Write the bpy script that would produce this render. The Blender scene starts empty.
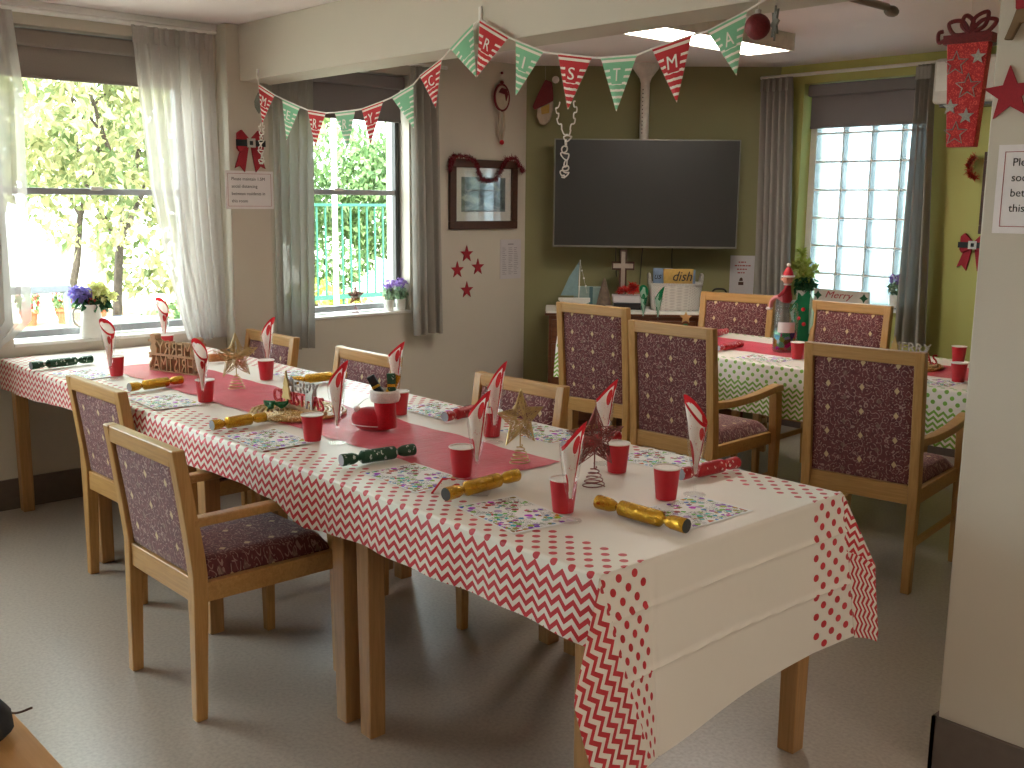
import bpy, math, random
from mathutils import Vector, Matrix
C = bpy.context.scene.collection
S = bpy.context.scene
R = math.radians
rnd = random.Random(7)

# ------------------------------------------------------------------ materials
def lin(h):
    h = h.lstrip('#')
    out = []
    for i in (0, 2, 4):
        c = int(h[i:i+2], 16) / 255
        out.append(c / 12.92 if c <= .04045 else ((c + .055) / 1.055) ** 2.4)
    return (*out, 1)

class G:
    """small helper around a node tree"""
    def __init__(s, name):
        s.m = bpy.data.materials.new(name); s.m.use_nodes = True
        s.t = s.m.node_tree; s.t.nodes.clear()
        s.out = s.n('ShaderNodeOutputMaterial')
    def n(s, typ, **kw):
        nd = s.t.nodes.new(typ)
        for k, v in kw.items(): setattr(nd, k, v)
        return nd
    def put(s, sock, v):
        if isinstance(v, bpy.types.NodeSocket): s.t.links.new(v, sock)
        elif v is not None:
            if hasattr(sock.default_value, '__len__') and not hasattr(v, '__len__'): v = (v,) * len(sock.default_value)
            if hasattr(v, '__len__') and len(sock.default_value) == 3: v = v[:3]
            sock.default_value = v
    def mth(s, op, a, b=None, c=None):
        nd = s.n('ShaderNodeMath', operation=op)
        s.put(nd.inputs[0], a); s.put(nd.inputs[1], b)
        if c is not None: s.put(nd.inputs[2], c)
        return nd.outputs[0]
    def mix(s, f, a, b, mode='MIX'):
        nd = s.n('ShaderNodeMix', data_type='RGBA', blend_type=mode)
        s.put(nd.inputs[0], f); s.put(nd.inputs[6], a); s.put(nd.inputs[7], b)
        return nd.outputs[2]
    def uv(s):
        nd = s.n('ShaderNodeUVMap'); x = s.n('ShaderNodeSeparateXYZ')
        s.t.links.new(nd.outputs[0], x.inputs[0]); return x.outputs[0], x.outputs[1], nd.outputs[0]
    def obj(s): return s.n('ShaderNodeTexCoord').outputs['Object']
    def scale(s, vec, sc, rot=(0, 0, 0)):
        nd = s.n('ShaderNodeMapping'); s.put(nd.inputs[0], vec); nd.inputs['Scale'].default_value = sc
        nd.inputs['Rotation'].default_value = rot; return nd.outputs[0]
    def noise(s, vec, sc, det=2, dist=0):
        nd = s.n('ShaderNodeTexNoise'); s.put(nd.inputs['Vector'], vec)
        nd.inputs['Scale'].default_value = sc; nd.inputs['Detail'].default_value = det; nd.inputs['Distortion'].default_value = dist
        return nd.outputs['Fac'], nd.outputs['Color']
    def vor(s, vec, sc, feat='F1', rand=1.0):
        nd = s.n('ShaderNodeTexVoronoi', feature=feat); s.put(nd.inputs['Vector'], vec)
        nd.inputs['Scale'].default_value = sc; nd.inputs['Randomness'].default_value = rand
        return nd.outputs['Distance'], nd.outputs.get('Color')
    def ramp(s, f, *stops):
        nd = s.n('ShaderNodeValToRGB'); s.put(nd.inputs[0], f)
        e = nd.color_ramp.elements
        while len(e) < len(stops): e.new(.5)
        for el, (p, c) in zip(e, stops): el.position = p; el.color = c
        return nd.outputs[0]
    def bump(s, h, st=.2, d=.01):
        nd = s.n('ShaderNodeBump'); nd.inputs['Strength'].default_value = st; nd.inputs['Distance'].default_value = d
        s.put(nd.inputs['Height'], h); return nd.outputs[0]
    def bsdf(s, col, rough=.5, metal=0, bump=None, spec=.5, sheen=0, trans=0, emit=None, es=0):
        b = s.n('ShaderNodeBsdfPrincipled')
        s.put(b.inputs['Base Color'], col); s.put(b.inputs['Roughness'], rough); s.put(b.inputs['Metallic'], metal)
        b.inputs['Specular IOR Level'].default_value = spec
        if sheen: b.inputs['Sheen Weight'].default_value = sheen
        if bump is not None: s.put(b.inputs['Normal'], bump)
        if emit is not None: s.put(b.inputs['Emission Color'], emit); b.inputs['Emission Strength'].default_value = es
        return b.outputs[0]
    def mixs(s, f, a, b):
        nd = s.n('ShaderNodeMixShader'); s.put(nd.inputs[0], f); s.put(nd.inputs[1], a); s.put(nd.inputs[2], b); return nd.outputs[0]
    def done(s, sh): s.t.links.new(sh, s.out.inputs[0]); return s.m

def plain(name, hexc, rough=.5, metal=0, var=.06, nscale=30, bump=0, spec=.5, sheen=0):
    g = G(name); c = lin(hexc); o = g.obj()
    f, _ = g.noise(o, nscale, 3)
    d = tuple(x * (1 - var * 2) for x in c[:3]) + (1,); l = tuple(min(1, x * (1 + var)) for x in c[:3]) + (1,)
    col = g.ramp(f, (.3, d), (.7, l))
    bp = g.bump(f, bump, .005) if bump else None
    return g.done(g.bsdf(col, rough, metal, bp, spec, sheen))

def wood(name, dark, light, rough=.38, axis='z'):
    g = G(name); o = g.obj()
    sc = {'z': (22, 22, 1.6), 'x': (1.6, 22, 22), 'y': (22, 1.6, 22)}[axis]
    f, _ = g.noise(g.scale(o, sc), 3.0, 4, 1.2)
    f2, _ = g.noise(g.scale(o, tuple(x * 6 for x in sc)), 2.0, 2)
    h = g.mth('ADD', g.mth('MULTIPLY', f, .75), g.mth('MULTIPLY', f2, .25))
    return g.done(g.bsdf(g.ramp(h, (.3, lin(dark)), (.7, lin(light))), rough, 0, g.bump(f2, .06, .002)))

M = {}
M['beech'] = wood('beech wood', '#ad7f47', '#c79a5e')
M['beech_x'] = wood('beech wood along', '#ad7f47', '#c79a5e', axis='x')
M['table_wood'] = wood('table wood', '#9c7346', '#b78a58')
M['bare_top'] = wood('bare table wood', '#c9965c', '#d8a86e', .3, 'x')
M['cherry'] = wood('cherry wood', '#5e3521', '#7d4a2f', .3, 'x')
M['mdf'] = plain('raw mdf', '#b8966e', .7, 0, .05)
M['dark_frame'] = wood('dark picture wood', '#3f261b', '#543425', .6, 'y')

def wall_mat(name, hexc):
    g = G(name); o = g.obj(); f, _ = g.noise(o, 1.3, 3); f2, _ = g.noise(o, 160, 2)
    c = lin(hexc); d = tuple(x * .95 for x in c[:3]) + (1,)
    return g.done(g.bsdf(g.ramp(f, (.35, d), (.65, c)), .62, 0, g.bump(f2, .12, .002), .35))
M['wall'] = wall_mat('cream wall paint', '#cdc4b5')
M['lime'] = wall_mat('lime wall paint', '#b9b76a')
M['olive'] = wall_mat('olive wall paint', '#8d8962')
M['ceiling'] = wall_mat('ceiling paint', '#ecdfdc')
M['white_gloss'] = plain('white gloss paint', '#e6e2dc', .3, 0, .02)
M['alu'] = plain('grey aluminium', '#a3a5a8', .35, .3, .03)
M['dark_alu'] = plain('dark frame', '#3b3836', .4, .2, .03)
M['skirting'] = plain('brown vinyl skirting', '#6a5d55', .45, 0, .04)

def floor_mat():
    g = G('speckled vinyl floor'); o = g.obj()
    f, _ = g.noise(o, 1.2, 4); s1, sc = g.vor(o, 130); f2, _ = g.noise(o, 85, 3); f3, _ = g.noise(g.scale(o, (1, 1, 1)), 7, 4)
    base = g.ramp(f, (.3, lin('#a3988c')), (.7, lin('#b3a89c')))
    sp = g.ramp(f2, (.32, lin('#93877b')), (.5, lin('#aca195')), (.7, lin('#bfb4a8')))
    col = g.mix(.45, base, sp)
    rough = .31
    return g.done(g.bsdf(col, rough, 0, None, .8))
M['floor'] = floor_mat()

def fabric():
    g = G('maroon scroll upholstery'); u, v, uv = g.uv()
    w, wc = g.noise(uv, 26, 2)
    # curled scroll lines: rings of a distorted voronoi
    mp = g.n('ShaderNodeVectorMath', operation='ADD'); g.put(mp.inputs[0], uv)
    sc = g.n('ShaderNodeVectorMath', operation='SCALE'); g.put(sc.inputs[0], wc); sc.inputs['Scale'].default_value = .022
    g.t.links.new(sc.outputs[0], mp.inputs[1])
    d, _ = g.vor(mp.outputs[0], 44)
    ring = g.mth('SINE', g.mth('MULTIPLY', d, 15.5))
    line = g.mth('GREATER_THAN', ring, .74)
    f3, _ = g.noise(uv, 300, 1)
    fm, _ = g.noise(uv, 75, 1); line = g.mth('MULTIPLY', g.mth('MULTIPLY', line, g.mth('GREATER_THAN', fm, .44)), g.mth('MULTIPLY_ADD', f3, .7, .3))
    nb, _ = g.noise(uv, 45, 2)
    base = g.ramp(nb, (.3, lin('#5f3034')), (.7, lin('#784041')))
    col = g.mix(line, base, lin('#c2a094'))
    def lattice(du, dv, pu, pv, ou, ov):
        a = g.mth('ABSOLUTE', g.mth('SUBTRACT', g.mth('FRACT', g.mth('ADD', g.mth('DIVIDE', u, pu), ou)), .5))
        b = g.mth('ABSOLUTE', g.mth('SUBTRACT', g.mth('FRACT', g.mth('ADD', g.mth('DIVIDE', v, pv), ov)), .5))
        return g.mth('ADD', g.mth('MULTIPLY', a, pu / du), g.mth('MULTIPLY', b, pv / dv))
    dia = g.mth('LESS_THAN', lattice(.0105, .0145, .137, .098, .5, .35), 1)
    dim = g.mth('LESS_THAN', lattice(.012, .012, .137, .098, 0, .85), 1)
    col = g.mix(g.mth('MULTIPLY', dim, .55), col, lin('#8f7666'))
    col = g.mix(dia, col, lin('#d3b98c'))
    return g.done(g.bsdf(col, .75, 0, g.bump(f3, .3, .002), .25, .2))
M['fabric'] = fabric()

CW = .4725   # half width of the table tops
def cloth_mat(name, hexc, CW=CW):
    g = G(name); u, v, uv = g.uv(); a = g.mth('ABSOLUTE', v)
    tri = g.mth('DIVIDE', g.mth('PINGPONG', u, .021), .021)
    t = g.mth('ADD', g.mth('DIVIDE', g.mth('SUBTRACT', a, CW), .027), g.mth('MULTIPLY', tri, .72))
    chev = g.mth('MULTIPLY', g.mth('LESS_THAN', g.mth('FRACT', t), .5), g.mth('GREATER_THAN', t, 1.0))
    rr = g.mth('DIVIDE', g.mth('SUBTRACT', CW + .012, a), .0262)
    ri = g.mth('FLOOR', rr); rf = g.mth('SUBTRACT', g.mth('FRACT', rr), .5)
    off = g.mth('MULTIPLY', g.mth('MODULO', g.mth('ADD', ri, 20), 2), .5)
    uf = g.mth('SUBTRACT', g.mth('FRACT', g.mth('ADD', g.mth('DIVIDE', u, .054), off)), .5)
    du = g.mth('MULTIPLY', uf, .054); dv = g.mth('MULTIPLY', rf, .0262)
    dd = g.mth('SQRT', g.mth('ADD', g.mth('MULTIPLY', du, du), g.mth('MULTIPLY', dv, dv)))
    dot = g.mth('MULTIPLY', g.mth('LESS_THAN', dd, .0098), g.mth('MULTIPLY', g.mth('GREATER_THAN', ri, -.5), g.mth('LESS_THAN', ri, 5.5)))
    m = g.mth('MAXIMUM', chev, dot)
    n1, _ = g.noise(uv, 6, 3)
    col = g.mix(m, lin('#efe6da'), lin(hexc))
    return g.done(g.bsdf(col, .42, 0, g.bump(n1, .25, .01), .4))
M['cloth_red'] = cloth_mat('red patterned plastic cloth', '#c9343b')
M['cloth_green'] = cloth_mat('green patterned plastic cloth', '#7fae3e', CW + .085)

def runner_mat():
    g = G('red crepe runner'); u, v, uv = g.uv(); f, _ = g.noise(g.scale(uv, (30, 4, 1)), 4, 4, 1.5); f2, _ = g.noise(uv, 9, 3)
    col = g.ramp(f2, (.3, lin('#c81f3a')), (.7, lin('#dd3a55')))
    return g.done(g.bsdf(col, .42, 0, g.bump(g.mth('ADD', f, f2), .6, .006), .5, .15))
M['runner'] = runner_mat()

def mat_mat():
    g = G('printed paper placemat'); u, v, uv = g.uv()
    d, c = g.vor(uv, 56, 'F1', .95)
    hs = g.n('ShaderNodeHueSaturation'); g.put(hs.inputs['Color'], c); hs.inputs['Saturation'].default_value = 2.4; hs.inputs['Value'].default_value = .62
    sel = g.n('ShaderNodeSeparateColor'); g.put(sel.inputs[0], c)
    w, _ = g.noise(uv, 160, 1)
    blob = g.mth('MULTIPLY', g.mth('LESS_THAN', g.mth('ADD', d, g.mth('MULTIPLY_ADD', w, .5, -.25)), g.mth('MULTIPLY_ADD', sel.outputs[0], .25, .34)), g.mth('GREATER_THAN', sel.outputs[1], .12))
    n, _ = g.noise(g.scale(uv, (60, 110, 1)), 1.6, 1, 1.5)
    scr = g.mth('LESS_THAN', g.mth('ABSOLUTE', g.mth('SUBTRACT', n, .5)), .03)
    big, _ = g.noise(uv, 14, 1)
    scr = g.mth('MULTIPLY', scr, g.mth('GREATER_THAN', big, .5))
    col = g.mix(blob, lin('#f1efec'), hs.outputs[0]); col = g.mix(scr, col, lin('#2e2a30'))
    # white margin
    e = g.mth('MAXIMUM', g.mth('DIVIDE', g.mth('ABSOLUTE', u), .128), g.mth('DIVIDE', g.mth('ABSOLUTE', v), .090))
    col = g.mix(g.mth('GREATER_THAN', e, .95), col, lin('#f1efec'))
    return g.done(g.bsdf(col, .5, 0, None, .4))
M['placemat'] = mat_mat()

def napkin_mat(name, rim, blob, base='#f4ebe2', bs=.4):
    g = G(name); u, v, uv = g.uv()
    d, c = g.vor(g.scale(uv, (5, 2.2, 1)), 1.0, 'F1', .8)
    b = g.mth('LESS_THAN', d, bs)
    d2, _ = g.vor(g.scale(uv, (26, 14, 1)), 1.0); b2 = g.mth('LESS_THAN', d2, .16)
    edge = g.mth('MAXIMUM', g.mth('GREATER_THAN', v, .93), g.mth('LESS_THAN', u, .045))
    m = g.mth('MAXIMUM', g.mth('MAXIMUM', b, g.mth('MULTIPLY', b2, .8)), 0)
    col = g.mix(m, lin(base), lin(blob)); col = g.mix(edge, col, lin(rim))
    tl = g.n('ShaderNodeBsdfTranslucent'); g.put(tl.inputs[0], col)
    return g.done(g.mixs(.35, g.bsdf(col, .8, 0, None, .2), tl.outputs[0]))
M['napkin'] = napkin_mat('red spotted paper napkin', '#cf2b33', '#cf3a3c')
M['napkin_green'] = napkin_mat('green holly paper napkin', '#1f7a4d', '#1f7a4d', '#9fc0aa', .52)
M['cup_red'] = plain('red paper cup', '#c3202c', .4, 0, .03)
M['cup_white'] = plain('white paper rim', '#f3ebe4', .5, 0, .02)

def clear(name, tint='#ffffff', gl=.3, rough=.03, ior=1.35):
    g = G(name)
    t = g.n('ShaderNodeBsdfTransparent'); t.inputs[0].default_value = lin(tint)
    gs = g.n('ShaderNodeBsdfGlossy'); gs.inputs['Roughness'].default_value = rough
    lw = g.n('ShaderNodeLayerWeight'); lw.inputs[0].default_value = .5
    f = g.mth('MULTIPLY_ADD', g.mth('POWER', lw.outputs['Facing'], 3.5), gl, .025)
    return g.done(g.mixs(f, t.outputs[0], gs.outputs[0]))
M['clear'] = clear('clear plastic', '#fefefe', .4, .06)
M['pane'] = clear('window glass', '#f6fbf8', .6)

def glass_block():
    g = G('wavy glass block'); o = g.obj()
    n, _ = g.noise(o, 11, 2, 1.0)
    rf = g.n('ShaderNodeBsdfRefraction'); rf.inputs['IOR'].default_value = 1.12; rf.inputs['Roughness'].default_value = .06; rf.inputs[0].default_value = lin('#b9c4c4')
    g.put(rf.inputs['Normal'], g.bump(n, .5, .05))
    tr = g.n('ShaderNodeBsdfTransparent'); tr.inputs[0].default_value = lin('#b4c0c2')
    tl = g.n('ShaderNodeBsdfTranslucent'); tl.inputs[0].default_value = lin('#d8e4e6')
    gl = g.n('ShaderNodeBsdfGlossy'); gl.inputs['Roughness'].default_value = .1
    a = g.mixs(.45, rf.outputs[0], tr.outputs[0]); a = g.mixs(.3, a, tl.outputs[0]); a = g.mixs(.06, a, gl.outputs[0])
    return g.done(a)
M['glass_block'] = glass_block()

def sheer(name, hexc, tr=.25, tl=.4):
    g = G(name); o = g.obj(); f, _ = g.noise(g.scale(o, (60, 60, 6)), 4, 2); c = lin(hexc)
    col = g.mix(f, tuple(x * .86 for x in c[:3]) + (1,), c)
    d = g.n('ShaderNodeBsdfDiffuse'); g.put(d.inputs[0], col)
    t = g.n('ShaderNodeBsdfTranslucent'); g.put(t.inputs[0], col)
    p = g.n('ShaderNodeBsdfTransparent')
    a = g.mixs(tl, d.outputs[0], t.outputs[0])
    return g.done(g.mixs(tr, a, p.outputs[0]))
M['sheer'] = sheer('sheer linen curtain', '#d8d2cd', .2, .45)
M['sheer_grey'] = sheer('grey linen curtain', '#aaa49c', .03, .16)
M['blind'] = plain('taupe blind fabric', '#8b8078', .75, 0, .03, 200, .1)
M['blind_dark'] = plain('grey blind fabric', '#7c7474', .75, 0, .03, 200, .1)

def foil(name, hexc, rough=.25):
    g = G(name); o = g.obj(); f, _ = g.noise(o, 70, 3, .8)
    return g.done(g.bsdf(lin(hexc), rough, .9, g.bump(f, .7, .01)))
M['gold'] = foil('gold foil', '#cf9f35'); M['silver_in'] = plain('silver card', '#9a9aa0', .4, .5)
M['dark_in'] = plain('dark card hollow', '#40403f', .7)
def print_foil(name, base, spot, sc=60, th=.3, rough=.4):
    g = G(name); o = g.obj(); d, c = g.vor(g.scale(o, (1, 1, .6)), sc); n, _ = g.noise(o, 60, 2, 2)
    m = g.mth('MULTIPLY', g.mth('LESS_THAN', d, th), g.mth('GREATER_THAN', n, .5))
    return g.done(g.bsdf(g.mix(m, lin(base), lin(spot)), rough, .1, g.bump(n, .3, .004)))
M['crk_green'] = print_foil('green holly print', '#1d4a30', '#c9d3c9'); M['crk_red'] = print_foil('red snowflake print', '#b3232b', '#e6c9c0', 80, .3)
M['copper'] = print_foil('copper glitter', '#c07a4a', '#f0b070', 300, .45, .3)
M['wire_gold'] = plain('pale gold wire', '#c9ad74', .3, .7); M['wire_red'] = plain('red brown wire', '#8c4a45', .35, .5)
M['sisal'] = print_foil('gold sisal', '#b98d4a', '#f2d9a0', 260, .5, .4)
M['red_flock'] = plain('red flock', '#b30f20', .85, 0, .1, 200, .2, .2, .4); M['fur'] = plain('white plush trim', '#eadfd9', .95, 0, .06, 250, .6, .1, .4)
M['red_felt'] = plain('red felt', '#a02530', .85, 0, .05, 200, .1); M['black_felt'] = plain('black felt', '#26282a', .8)
M['silver'] = plain('silver glitter', '#b9b4ac', .35, .3, .12, 300, .3); M['red_glit'] = print_foil('red glitter', '#c2252e', '#e65a50', 300, .5, .4)
M['red_dark'] = plain('dark red glitter', '#7c1f24', .5, .1, .2, 300, .3)
M['tinsel'] = plain('maroon tinsel', '#8a2430', .3, .5, .2, 200); M['tinsel_red'] = plain('bright red tinsel', '#c8281e', .3, .4, .2, 200)
M['white'] = plain('white matt', '#e9e6e0', .55, 0, .02); M['paper'] = plain('white paper', '#e8e2e2', .5, 0, .01)
M['lavender_paper'] = plain('pale paper', '#c9c2c4', .6, 0, .01)
M['black'] = plain('black plastic', '#17181a', .35, 0, .03); M['screen'] = plain('tv screen glass', '#333331', .35, 0, .02, 4)
M['tv_edge'] = plain('silver tv edge', '#8d8d84', .35, .5, .02)
M['ink'] = plain('black print', '#2b2627', .6, 0, .01); M['ink_grey'] = plain('grey print', '#8d8689', .6, 0, .01); M['ink_red'] = plain('red print', '#a03a3c', .6, 0, .01)
M['flag_letter'] = plain('pale flag print', '#efe4d8', .6, 0, .01)
def flag_mat(name, hexc):
    g = G(name); u, v, uv = g.uv()    # v 0 top .. 1 tip, u -1..1 of the local half width
    n, _ = g.noise(uv, 3, 2); vv = g.mth('ADD', v, g.mth('MULTIPLY', n, .035))
    st = g.mth('LESS_THAN', g.mth('FRACT', g.mth('MULTIPLY', vv, 8.2)), .36)
    side = g.mth('GREATER_THAN', g.mth('ABSOLUTE', u), .56)
    low = g.mth('GREATER_THAN', v, .5); mid = g.mth('MULTIPLY', g.mth('GREATER_THAN', v, .16), side)
    top = g.mth('MULTIPLY', g.mth('GREATER_THAN', v, .05), g.mth('LESS_THAN', v, .1))
    m = g.mth('MAXIMUM', top, g.mth('MULTIPLY', st, g.mth('MAXIMUM', low, mid)))
    col = g.mix(m, lin(hexc), lin('#efe4d8'))
    d = g.bsdf(col, .7, 0, None, .2)
    t = g.n('ShaderNodeBsdfTranslucent'); g.put(t.inputs[0], col)
    return g.done(g.mixs(.22, d, t.outputs[0]))
M['flag_red'] = flag_mat('red striped flag', '#c5373b'); M['flag_green'] = flag_mat('mint striped flag', '#86c39a')
M['string'] = plain('white ribbon', '#e6dfd6', .6)
def glow(name, hexc, st):
    g = G(name); return g.done(g.bsdf(lin('#ffffff'), .5, 0, None, .3, 0, 0, lin(hexc), st))
M['lamp'] = glow('lit diffuser', '#fff6ea', 7.0)
M['lamp_dim'] = glow('lit diffuser far', '#fff5e8', 9.0)
M['lamp_white'] = plain('luminaire white', '#d8d2c8', .5)
M['leaf'] = None
def leaf_mat(name, a, b):
    g = G(name); o = g.obj(); f, _ = g.noise(o, 2.2, 3); i = g.n('ShaderNodeNewGeometry').outputs['Random Per Island']
    k = g.mth('ADD', g.mth('MULTIPLY', f, .5), g.mth('MULTIPLY', i, .5))
    col = g.ramp(k, (.25, lin(a)), (.75, lin(b)))
    d = g.bsdf(col, .5, 0, None, .3); t = g.n('ShaderNodeBsdfTranslucent'); g.put(t.inputs[0], col)
    return g.done(g.mixs(.4, d, t.outputs[0]))
M['leaf_yellow'] = leaf_mat('sunlit yellow green leaves', '#53683a', '#bdb988'); M['leaf_green'] = leaf_mat('green leaves', '#45643a', '#94ad78')
M['leaf_dark'] = leaf_mat('dark green leaves', '#1f4a2c', '#3d7048'); M['leaf_lime'] = leaf_mat('lime leaves', '#a3b04a', '#cdd27a'); M['leaf_sage'] = leaf_mat('sage leaves', '#7d9a7c', '#a9bf9c')
M['petal_red'] = leaf_mat('red petals', '#c83a3c', '#e0655c'); M['petal_purple'] = leaf_mat('purple petals', '#8678c4', '#a9a0dc'); M['petal_yellow'] = leaf_mat('cream petals', '#d2d583', '#eceab8'); M['petal_mauve'] = leaf_mat('mauve petals', '#8d6bb8', '#b497d0')
M['bark'] = plain('bark', '#43392f', .9, 0, .2, 25, .4); M['terracotta'] = plain('terracotta', '#b8603f', .8); M['ceramic'] = plain('white ceramic', '#e8e4dc', .3, 0, .02)
M['planter'] = plain('weathered planter timber', '#a07a5c', .8, 0, .15, 8); M['paving'] = plain('pale paving', '#c9c2b4', .9, 0, .08, 3); M['mulch'] = plain('leafy bark mulch', '#8d6a4c', .95, 0, .3, 12, .5)
M['fence_green'] = plain('teal fence paint', '#1a5a48', .5); M['chair_metal'] = plain('grey garden metal', '#5f656d', .5, 0); M['blue_grey'] = plain('blue grey garden plastic', '#62748e', .5)
M['stone'] = plain('pale garden stone', '#cfc5b4', .9, 0, .1, 6, .4)
M['wicker'] = None
def wicker():
    g = G('white wicker'); u, v, uv = g.uv()
    a = g.mth('SINE', g.mth('MULTIPLY', u, 210)); b = g.mth('SINE', g.mth('MULTIPLY', v, 620))
    h = g.mth('MULTIPLY', a, b); col = g.ramp(g.mth('MULTIPLY_ADD', h, .5, .5), (.1, lin('#a8a098')), (.6, lin('#dcd6cc')))
    return g.done(g.bsdf(col, .6, 0, g.bump(h, .6, .006)))
M['wicker'] = wicker()
M['cushion_ochre'] = plain('ochre cushion cloth', '#b9954f', .85, 0, .06, 60, .1); M['cushion_blue'] = plain('blue cushion cloth', '#7f93ad', .85); M['teal'] = plain('pale teal board', '#8fa6a0', .6); M['teal_dark'] = plain('teal ribbon', '#4d7378', .5); M['sail'] = plain('blue sail cloth', '#7f9c9f', .8)
M['driftwood'] = plain('grey brown driftwood', '#6b5a4c', .85, 0, .15, 40, .3); M['cross_wood'] = plain('pale cross inlay', '#a3968a', .6); M['green_hair'] = plain('emerald plastic', '#17743f', .4)
M['skin'] = plain('doll skin', '#d8937a', .6); M['pink'] = plain('pink striped cloth', '#d88f92', .8); M['brown_felt'] = plain('brown felt', '#7b6144', .85)
M['beige'] = plain('beige bead', '#b9a894', .6); M['grey_leaf'] = plain('pewter glitter', '#7f8078', .4, .4, .1, 200, .3)
def candy():
    g = G('mixed candy wrappers'); o = g.obj(); d, c = g.vor(o, 38)
    hs = g.n('ShaderNodeHueSaturation'); g.put(hs.inputs['Color'], c); hs.inputs['Saturation'].default_value = 1.5; hs.inputs['Value'].default_value = .35
    return g.done(g.bsdf(hs.outputs[0], .3, .4, g.bump(d, .6, .01)))
M['candy'] = candy()
def print_art():
    g = G('grey landscape print'); u, v, uv = g.uv(); f, _ = g.noise(g.scale(uv, (9, 16, 1)), 1, 4, 1)
    return g.done(g.bsdf(g.ramp(f, (.3, lin('#3b4448')), (.55, lin('#7c8a8c')), (.7, lin('#b9bfb8'))), .5))
M['print_art'] = print_art()
def picglass():
    g = G('picture glass'); t = g.n('ShaderNodeBsdfTransparent'); gs = g.n('ShaderNodeBsdfGlossy'); gs.inputs['Roughness'].default_value = .02
    return g.done(g.mixs(.08, t.outputs[0], gs.outputs[0]))
M['picglass'] = picglass()

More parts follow.
